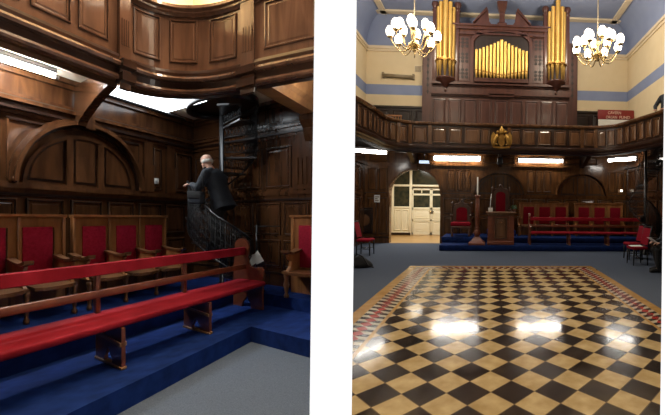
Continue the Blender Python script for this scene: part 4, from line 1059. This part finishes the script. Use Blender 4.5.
# spiral staircase
cu, cv = 1.25, 1.28
NAT = Fr(SIDE.pt((cu, cv, 0)), Matrix((NX, NY, NZ)).transposed())
def make_spiral(fr, label, steps, Rr=.62, ztop_=3.72, rail_h=.80):
    T = Thing('spiral_staircase', label, 'staircase', (0, 0, .38), fr)
    T.part('column', MB().lathe([(.0, .385), (.09, .385), (.09, .42), (.045, .46), (.045, ztop_), (0, ztop_)], (0, 0, 0), 14), M_iron)
    for a, z in steps:
        q0, q1 = radians(a-18), radians(a+18)
        pts = [(0.03*cos(q0), .03*sin(q0)), (Rr*cos(q0), Rr*sin(q0)), (Rr*cos((q0+q1)/2)*1.01, Rr*sin((q0+q1)/2)*1.01), (Rr*cos(q1), Rr*sin(q1)), (.03*cos(q1), .03*sin(q1))]
        mb = MB().prism(pts, 'z', z-.03, z)
        tr = T.part('tread', mb, M_iron)
        # pierced riser under the front edge
        mb = MB(); d = Vector((cos(q1), sin(q1), 0))
        for k in range(9):
            r_ = .07+.065*k
            p = d*r_; e = d*(r_+.065)
            mb.tube([(p.x, p.y, z-.03), (e.x, e.y, z-.19)], .008, 5); mb.tube([(p.x, p.y, z-.19), (e.x, e.y, z-.03)], .008, 5)
        mb.tube([(d.x*.05, d.y*.05, z-.19), (d.x*Rr, d.y*Rr, z-.19)], .012, 6)
        T.part('riser_lattice', mb, M_lattice, tr)
    zs = {}
    hand = []; foot = []
    for (a, z), (a2, z2) in zip(steps, steps[1:]+[(steps[-1][0]-35, steps[-1][1]+.2)]):
        for k in range(4):
            t = k/4; q = radians(a+(a2-a)*t); zz = z+(z2-z)*t
            hand.append((Rr*cos(q), Rr*sin(q), zz+rail_h*(.84 if zz < 1.0 else .84+.16*min(1, (zz-1.0)/.3)))); foot.append((Rr*cos(q), Rr*sin(q), zz-.05))
    hand = [h for h in hand if h[2] < ztop_+.02]; foot = foot[:len(hand)]
    T.part('handrail', MB().tube(hand[:18], .022, 8), M_iron)
    if len(hand) > 36: T.part('upper_handrail', MB().tube(hand[34:], .018, 8), M_iron)
    T.part('stringer', MB().tube(foot, (.012, .012) if False else .018, 6), M_iron)
    for i in [k for k in range(len(hand)-1) if k < 17 or k > 33]:
        h, f = Vector(hand[i]), Vector(foot[i])
        T.part('baluster', MB().tube([f, f.lerp(h, .3), f.lerp(h, .34), f.lerp(h, .38), h], [.010, .010, .02, .010, .010], 6), M_lattice)
        n_ = (Vector(hand[i+1])+Vector(foot[i+1])-h-f)*.5
        mb = MB()
        mb.tube([f+n_*.5, h+n_*.5], .007, 5)
        for tt, rr in ((.12, .05), (.28, .06), (.45, .06), (.62, .06), (.8, .055), (.93, .04)):
            c = f.lerp(h, tt)+n_*.5; t_ = n_.normalized()
            mb.tube([c+t_*(rr*cos(2*pi*k/10))+Vector((0, 0, rr*sin(2*pi*k/10))) for k in range(11)], .007, 5, cap=False)
        T.part('scrollwork', mb, M_lattice)
    mb = MB().lathe([(Rr*.99, ztop_-.14), (Rr*1.04, ztop_-.14), (Rr*1.04, ztop_-.02), (Rr*.99, ztop_-.02), (Rr*.99, ztop_-.14)], (0, 0, 0), 40)
    mb.lathe([(.0, ztop_-.05), (Rr*1.0, ztop_-.05)], (0, 0, 0), 40); T.part('landing', mb, M_iron)
    return T
steps = [(-50, .58), (-80, .78), (-110, .98), (-140, 1.2), (-172, 1.42), (-205, 1.68), (-240, 1.94), (-275, 2.20), (-310, 2.47), (-345, 2.73), (-380, 3.0), (-415, 3.26), (-450, 3.5)]
make_spiral(NAT, 'black iron spiral staircase with pierced risers in the chamber corner', steps)
H2 = Fr((5.2, 11.25, -.39), I3)
make_spiral(H2, 'dark spiral staircase in the far right corner of the hall', [(a+60, z) for a, z in steps], Rr=.5, ztop_=4.05)

# small things of the chamber
T = Thing('switch_plate', 'small white switch plate on the panelling right of the arch', 'switch', (.76, VW-.03, 2.34), SIDE)
T.part('plate', MB().bbox(.68, .84, VW-.05, VW-.012, 2.29, 2.40, .006), M_paper); T.part('rocker', MB().bbox(.74, .78, VW-.058, VW-.045, 2.32, 2.37, .004), M_whitep)
mu, mv = 1.30, .62
T = Thing('music_stand', 'thin black stand with crossbar behind the round bench end', 'stand', (mu, mv, .385), SIDE)
T.part('pole', MB().tube([(mu, mv, .40), (mu, mv, 1.50)], .014, 8), M_iron)
T.part('crossbar', MB().tube([(mu-.01, mv+.03, 1.475), (mu+.25, mv-.30, 1.475)], .010, 6), M_iron)
mb = MB()
for k in range(3): q = 2*pi*k/3+.4; mb.tube([(mu, mv, .52), (mu+.17*cos(q), mv+.17*sin(q), .395)], .009, 6)
T.part('tripod', mb, M_iron)
T.part('ledge', MB().bbox(mu-.06, mu-.02, mv-.18, mv+.18, .86, .875, .004), M_iron)
def sheet(pxs, u_, nm, lab):
    mb = MB(); pts = []
    for px, py in pxs:
        u = u_ - .16*(py-250)/16
        d = fw + rt*((px-PX)/F) + up*((PY-py)/F)      # where the sight line meets the plane u = const
        a = SIDE.M.inverted() @ d; o = SIDE.M.inverted() @ (CAMP - SIDE.O); k = (u-o.x)/a.x
        pts.append(o+a*k)
    q = [(p.x+.004, p.y, p.z) for p in pts]
    mb.add([tuple(p) for p in pts]+q, [(0, 1, 2, 3), (7, 6, 5, 4), (0, 1, 5, 4), (1, 2, 6, 5), (2, 3, 7, 6), (3, 0, 4, 7)])
    return solo(nm, mb, M_paper, lab, 'paper', tuple(pts[0]), SIDE)
sheet([(246.5, 258), (253.5, 254), (258, 262), (250.5, 266.5)], 1.265, 'paper_sheet', 'white paper sheet left of the black stand pole')
sheet([(254, 254.5), (257.5, 250.5), (264, 261), (256.5, 264.5)], 1.270, 'paper_sheet', 'white paper sheet leaning right of the black stand pole')

# ------------------------------------------------------------------ dividing wall between chamber and hall, and the pier on the right, standing for blank white strips; near ends self-lit
def camplan(k, d): p = CAMP + fw*d + rt*(k*d); return (p.x, p.y)
kl, kr = (312.2-PX)/F, (354.2-PX)/F
A, B_ = camplan(kl, 1.6), camplan(kr, 1.6); mid = camplan((kl+kr)/2, 1.6); far = Vector((-4.95, 11.1))
off = far - Vector(mid)
C_, D_ = (B_[0]+off.x, B_[1]+off.y), (A[0]+off.x, A[1]+off.y)
mb = MB().prism([A, B_, C_, D_], 'z', -.3, 8.6); mb.mi[2] = 1; struct('wall_divider', mb, [M_whitep, M_whiteglow])
A, B_ = camplan((662.8-PX)/F, 1.6), camplan((700-PX)/F, 1.6); o = Vector((1.2, 2.2))
o = Vector((.45, .75)); mb = MB().prism([A, B_, (B_[0]+o.x, B_[1]+o.y), (A[0]+o.x, A[1]+o.y)], 'z', .022, 4.6); mb.mi[2] = 1; struct('wall_pier', mb, [M_whitep, M_whiteglow])
# the floor and the floor cloth end at the dividing wall
m2 = camplan((kl+kr)/2, 3.0); m1 = camplan((kl+kr)/2, .5); tv = (Vector(m2)-Vector(m1)).normalized(); nv = Vector((tv.y, -tv.x, 0))
for ob in MATPARTS + [FLOOR]:
    off_ = ob.location + (ob.parent.location if ob.parent else Vector()); bm = bmesh.new(); bm.from_mesh(ob.data)
    bmesh.ops.bisect_plane(bm, geom=list(bm.verts)+list(bm.edges)+list(bm.faces), plane_co=Vector((m1[0], m1[1], 0))-off_, plane_no=nv, clear_inner=True)
    bm.to_mesh(ob.data); bm.free()

# =================================================================== PEOPLE
def remesh(ob, vox, sm=4):
    m = ob.modifiers.new('skin', 'REMESH'); m.mode = 'VOXEL'; m.voxel_size = vox; m.use_smooth_shade = True
    k = ob.modifiers.new('soften', 'SMOOTH'); k.iterations = sm; k.factor = .5
def lerp(a, b, t): return Vector(a)*(1-t)+Vector(b)*t
def limb(mb, pts, rs, n=12):
    """tapered limb with round ends"""
    P_ = [Vector(p) for p in pts]; out = []; rr = []
    for i in range(len(P_)-1):
        for k in range(5): t = k/5; out.append(P_[i].lerp(P_[i+1], t)); rr.append(rs[i]*(1-t)+rs[i+1]*t)
    out.append(P_[-1]); rr.append(rs[-1]); mb.tube(out, rr, n)
    mb.ball(P_[0], rs[0], n, 8); mb.ball(P_[-1], rs[-1], n, 8)
    for p, r in zip(P_[1:-1], rs[1:-1]): mb.ball(p, r, n, 8)
def trunk(mb, secs, n=20, side=Vector((0, 1, 0)), fwd=Vector((1, 0, 0))):
    """torso: stacked ellipses (centre, half width, half depth, forward lean vector)"""
    vs = []; m = len(secs)
    for c, w, d, f in secs:
        c = Vector(c); f = Vector(f)
        for k in range(n):
            q = 2*pi*k/n; cc, ss = cos(q), sin(q)
            e = lambda v: math.copysign(abs(v)**.85, v)
            vs.append(c + side*(e(cc)*w) + f*(e(ss)*d))
    fs = [list(range(n-1, -1, -1)), list(range((m-1)*n, m*n))]
    for i in range(m-1):
        for k in range(n): fs.append((i*n+k, i*n+(k+1) % n, (i+1)*n+(k+1) % n, (i+1)*n+k))
    mb.add(vs, fs, True)
def hand(mb, wrist, direc, normal, curl=.5, side=1, s=1.0):
    """palm, five unequal curled fingers with a thumb leaving the side of the palm"""
    w = Vector(wrist); d = Vector(direc).normalized(); nn_ = Vector(normal); nn_ = (nn_-d*nn_.dot(d)).normalized(); b = d.cross(nn_)*side
    for e in (-.028, -.010, .010, .028): limb(mb, [w+b*e*.6*s, w+d*.045*s+b*e*s, w+d*.085*s+b*e*1.1*s], [.016*s, .015*s, .012*s], 8)
    for e, L in ((-.033, .062), (-.011, .076), (.011, .082), (.033, .074)):
        p = w+d*.085*s+b*e*s; dd = d.copy(); pts = [p]
        for k in range(3):
            a = curl*(.55+.35*k); dd = (dd*cos(a)+nn_*sin(a)).normalized(); nn2 = (nn_-dd*nn_.dot(dd)); p = p+dd*(L*s*(.45, .32, .26)[k]); pts.append(p)
        limb(mb, pts, [.0095*s, .009*s, .008*s, .0065*s], 8)
    t0 = w+d*.025*s+b*.03*s; t1 = t0+(d*.6+b*.7+nn_*.2).normalized()*.04*s; t2 = t1+(d*.9+b*.15+nn_*.4).normalized()*.034*s; t3 = t2+(d*.9-b*.1+nn_*.5).normalized()*.026*s
    limb(mb, [t0, t1, t2, t3], [.015*s, .012*s, .010*s, .008*s], 8)
def head(mb, c, f, u, r=.112):
    """skull, jaw, nose, brow, lips and ears around centre c looking along f"""
    c = Vector(c); f = Vector(f).normalized(); u = Vector(u); u = (u-f*u.dot(f)).normalized(); l = u.cross(f)
    M_ = Matrix((f, l, u)).transposed()
    def B(p, rad):
        t = MB().ball((0, 0, 0), rad, 16, 12); o = c+M_ @ Vector(p); mb.add([o+M_ @ Vector(v) for v in t.v], t.f, True)
    B((-.012, 0, .025), (.098, .077, .095)); B((.022, 0, -.045), (.062, .058, .078)); B((.038, 0, -.085), (.045, .042, .035))
    B((.085, 0, -.015), (.016, .012, .026)); B((.096, 0, -.028), (.016, .017, .013)); B((.074, 0, -.066), (.014, .026, .010)); B((.070, 0, .028), (.018, .05, .012))
    for e in (-1, 1): B((-.005, e*.078, -.012), (.022, .010, .034)); B((.074, e*.032, .006), (.010, .013, .009))
    return c, M_
def person(T, J, body_mat_parts, vox=.008, jacket=True, face=(1, 0, 0), hairy='bald', skirt=True):
    """J: joint positions. One continuous body; clothing, shoes and hair are its own parts."""
    f = Vector((1, 0, 0))
    mb = MB(); lean = (Vector(J['neck'])-Vector(J['pelvis'])).normalized(); fv = Vector((lean.z, 0, -lean.x))
    pv, nk = Vector(J['pelvis']), Vector(J['neck'])
    secs = [(pv-lean*.08, .15, .10, fv), (pv, .165, .115, fv), (pv.lerp(nk, .3), .14, .10, fv), (pv.lerp(nk, .62), .165, .115, fv), (pv.lerp(nk, .85), .16, .10, fv), (pv.lerp(nk, .97), .09, .07, fv)]
    trunk(mb, secs)
    limb(mb, [nk-lean*.03, J['head']], [.058, .052]); hd = head(mb, J['head'], face, J.get('headup', (0, 0, 1)))
    for s_ in 'lr':
        limb(mb, [J['sh'+s_], J['el'+s_], J['wr'+s_]], [.055, .042, .030]); limb(mb, [J['hip'+s_], J['kn'+s_], J['an'+s_]], [.085, .058, .042])
        limb(mb, [J['an'+s_], Vector(J['an'+s_])+Vector(J.get('foot', (.16, 0, -.045)))], [.042, .032])
        w = Vector(J['wr'+s_]); d = w-Vector(J['el'+s_]); hand(mb, w, J.get('hd'+s_, d), J.get('hn'+s_, (0, 0, -1)), J.get('curl', .5), 1 if s_ == 'l' else -1)
    body = T.part('body', mb, M_skin); remesh(body, vox, 2)
    mb = MB()
    k = [(pv-lean*.03, .185, .14, fv)] if skirt else [(pv-lean*.0, .175, .13, fv)]
    if skirt: k = [(pv-lean*.20+fv*-.02, .20, .155, fv), (pv-lean*.1, .195, .15, fv), (pv, .19, .145, fv)]
    trunk(mb, k+[(pv.lerp(nk, .3), .172, .132, fv), (pv.lerp(nk, .62), .19, .14, fv), (pv.lerp(nk, .84), .185, .125, fv), (pv.lerp(nk, .95), .12, .095, fv), (pv.lerp(nk, 1.0), .07, .07, fv)])
    for s_ in 'lr':
        sh, el, wr = (Vector(J[q+s_]) for q in ('sh', 'el', 'wr')); limb(mb, [nk.lerp(sh, .4), sh, el, el.lerp(wr, .93)], [.075, .078, .062, .048])
    jk = T.part('jacket', mb, M_suit); remesh(jk, vox*1.2, 4)
    mb = MB()
    trunk(mb, [(pv-lean*.12, .17, .12, fv), (pv, .175, .13, fv), (pv+lean*.1, .16, .12, fv)])
    for s_ in 'lr':
        an = Vector(J['an'+s_]); kn = Vector(J['kn'+s_]); limb(mb, [J['hip'+s_], kn, kn.lerp(an, 1.0)], [.105, .078, .062])
    tr = T.part('trousers', mb, M_trous); remesh(tr, vox*1.3, 4)
    for s_ in 'lr':
        an = Vector(J['an'+s_]); ft = Vector(J.get('foot', (.16, 0, -.045))); mb = MB()
        limb(mb, [an+Vector((-.03, 0, -.03)), an+ft*.5+Vector((0, 0, -.01)), an+ft*1.12], [.056, .054, .046]); sh = T.part('shoe', mb, M_black); remesh(sh, .01, 2)
    c, M_ = hd
    mb = MB()
    if hairy == 'bald':      # a low fringe of white hair round the back and sides
        for i in range(15):
            a = radians(80+200*i/14); p = c+M_ @ Vector((-.012+.092*cos(a), .074*sin(a), -.01)); mb.ball(p, (.018, .018, .035), 8, 6)
    else:
        for a in range(0, 360, 20):
            for e, z in ((.09, .02), (.075, .075), (.04, .11)):
                x = -.012+e*1.05*cos(radians(a))
                if x > .055 and z < .09: continue
                mb.ball(c+M_ @ Vector((x, e*.86*sin(radians(a)), z)), .03, 8, 6)
    hr = T.part('hair', mb, M_hair if hairy == 'bald' else M_black); remesh(hr, .008, 3)
    # eyes
    for e in (-1, 1):
        T.part('eye', MB().ball(c+M_ @ Vector((.079, e*.032, .006)), .0085, 8, 6), M_black)
    return T
# the man on the spiral stair: frame whose x points along his facing
def pframe_(origin, facing, sx=.80):
    """upright frame at a point; facing given in (image right, depth)"""
    a = Matrix(((facing[0], -facing[1], 0), (facing[1], facing[0], 0), (0, 0, 1)))
    B3 = Matrix((rt*sx, fw, Vector((0, 0, 1)))).transposed()
    return Fr(origin, B3 @ a)
MO = NAT.pt((-.07, -.22, 1.06))
fc = Vector((-.97, -.12)).normalized()
MF = pframe_(MO, fc)
T = Thing('person', 'bald person in dark suit climbing the spiral stair, seen from behind, hand on the rail', 'person', (0, 0, 0), MF)
J = dict(pelvis=(-.02, 0, .90), neck=(.17, 0, 1.38), head=(.29, 0, 1.53), headup=(-.35, 0, 1),
         shl=(.14, .17, 1.32), shr=(.16, -.17, 1.32), ell=(.20, .27, 1.06), elr=(.28, -.25, 1.08), wrl=(.38, .20, 1.12), wrr=(.42, -.14, 1.15),
         hdl=(1, -.1, .05), hdr=(1, .1, -.1), hipl=(0, .09, .86), hipr=(0, -.09, .86), knl=(.05, .10, .46), knr=(.16, -.10, .52), anl=(-.03, .10, .08), anr=(.06, -.10, .10), curl=.55)
person(T, J, None, face=(.96, -.12, -.28))
bagm = MB().bbox(.10, .34, .22, .33, .80, 1.0, .03)
B_F = pframe_(MO, fc)
bg_ = Thing('shoulder_bag', 'dark blue grey bag hanging at the side of the person on the stair', 'bag', (0, 0, 0), B_F)
bg_.part('pouch', bagm, M_suit); bg_.part('strap', MB().tube([(.06, .30, 1.0), (.12, .28, 1.2), (.16, .20, 1.40), (.2, .12, 1.42)], .012, 6), M_black); bg_.part('flap', MB().bbox(.095, .345, .32, .342, .89, 1.01, .008), M_black)

# seated person on the nearest chair of the right row, facing the middle of the hall
SF = Fr((4.52, 8.40, 0), Matrix(((-1, 0, 0), (0, -1, 0), (0, 0, 1))))
T = Thing('person', 'seated person in dark clothes at the right edge, leaning over papers', 'person', (0, 0, 0), SF)
J = dict(pelvis=(-.10, 0, .58), neck=(.02, 0, 1.08), head=(.10, 0, 1.25), shl=(.0, .19, 1.02), shr=(.0, -.19, 1.02), ell=(.10, .24, .76), elr=(.10, -.24, .76), wrl=(.32, .14, .72), wrr=(.32, -.12, .72),
         hdl=(1, -.2, .0), hdr=(1, .2, .0), hipl=(-.06, .10, .56), hipr=(-.06, -.10, .56), knl=(.36, .11, .54), knr=(.34, -.11, .54), anl=(.34, .12, .09), anr=(.22, -.12, .09), foot=(.17, 0, -.045), curl=.45)
person(T, J, None, vox=.010, face=(1, 0, -.4), hairy='dark', skirt=False)
mb = MB().add([(.36, -.12, .73), (.52, -.14, .84), (.54, .14, .85), (.38, .14, .74), (.366, -.12, .724), (.526, -.14, .834), (.546, .14, .844), (.386, .14, .734)], [(0, 1, 2, 3), (7, 6, 5, 4), (0, 1, 5, 4), (1, 2, 6, 5), (2, 3, 7, 6), (3, 0, 4, 7)])
solo('song_sheet', mb, M_paper, 'white sheet of paper held by the seated person at the right edge', 'paper', (.38, 0, .72), SF)
# person up in the gallery at the right edge
gp_ = RY(662.5, 108, 10.4)
GF = Fr((gp_.x-.0, 10.35, 3.82), Matrix(((-.8, .6, 0), (-.6, -.8, 0), (0, 0, 1))))
T = Thing('person', 'person in dark clothes leaning on the gallery rail at the right edge', 'person', (0, 0, 0), GF)
J = dict(pelvis=(-.20, 0, .74), neck=(-.27, 0, 1.24), head=(-.27, 0, 1.42), shl=(-.24, .19, 1.18), shr=(-.24, -.19, 1.18), ell=(.03, .26, .86), elr=(.03, -.24, .86), wrl=(.24, .12, .69), wrr=(.24, -.12, .69),
         hdl=(1, -.3, -.1), hdr=(1, .3, -.1), hipl=(-.18, .10, .70), hipr=(-.18, -.10, .70), knl=(.14, .11, .46), knr=(.14, -.11, .46), anl=(.02, .12, .09), anr=(.0, -.12, .09), curl=.5)
person(T, J, None, vox=.010, face=(1, 0, -.3), hairy='dark', skirt=False)

# =================================================================== LIGHT
def lamp(name, kind, loc, energy, color, size=.1, rot=None, sy=None):
    d = bpy.data.lights.new(name, kind); d.energy = energy; d.color = color
    if kind == 'AREA':
        d.size = size
        if sy: d.shape = 'RECTANGLE'; d.size_y = sy
    else: d.shadow_soft_size = size
    o = bpy.data.objects.new(name, d); COL.objects.link(o); o.location = loc
    if rot: o.rotation_euler = rot
    return o
W = bpy.data.worlds.new('world'); SC.world = W; W.use_nodes = True
bg = W.node_tree.nodes['Background']; bg.inputs['Color'].default_value = (1.0, .88, .74, 1); bg.inputs['Strength'].default_value = .025
warm = (1.0, .82, .58)
for cxx in (RX(414, 45, 8.5), RX(597.5, 55, 8.5)): lamp('chandelier_fill', 'POINT', (cxx, 10.3, 7.5), 300, (1, .87, .66), .3)  # unseen fill lamps set apart from the chandeliers, keeping the stalls dim
sp = lamp('floor_cloth_fill', 'SPOT', (.4, 3.4, 8.3), 1500, warm, .8); sp.data.spot_size = radians(78); sp.data.spot_blend = .6  # unseen spot added to brighten the floor cloth but not the back wall
lamp('passage_lamp', 'AREA', (-3.0, 15.4, 3.35), 125, (1, .95, .84), 1.2)
lamp('chamber_hall_glow', 'POINT', SIDE.pt((-1.9, -.7, 5.6)), 220, (1, .84, .64), .25)
lamp('chamber_overhead_fill', 'POINT', SIDE.pt((-1.6, .25, 6.0)), 210, (1, .84, .64), .25)  # unseen fill added over the steps, brightening treads more than risers
lamp('chamber_upper_fill', 'POINT', SIDE.pt((.5, 1.3, 5.3)), 300, (1, .97, .90), .3)  # unseen fill added to brighten the cream walls above the gallery
lamp('chamber_right_fill', 'POINT', SIDE.pt((.95, -.50, 3.40)), 7, (1, .95, .86), .1)  # bare unseen fill added to brighten the soffit right of the beam
lamp('chamber_front_fill', 'POINT', SIDE.pt((-1.5, -1.25, 2.9)), 55, (1, .94, .86), .4)  # unseen frontal fill added to brighten the stalls under the gallery
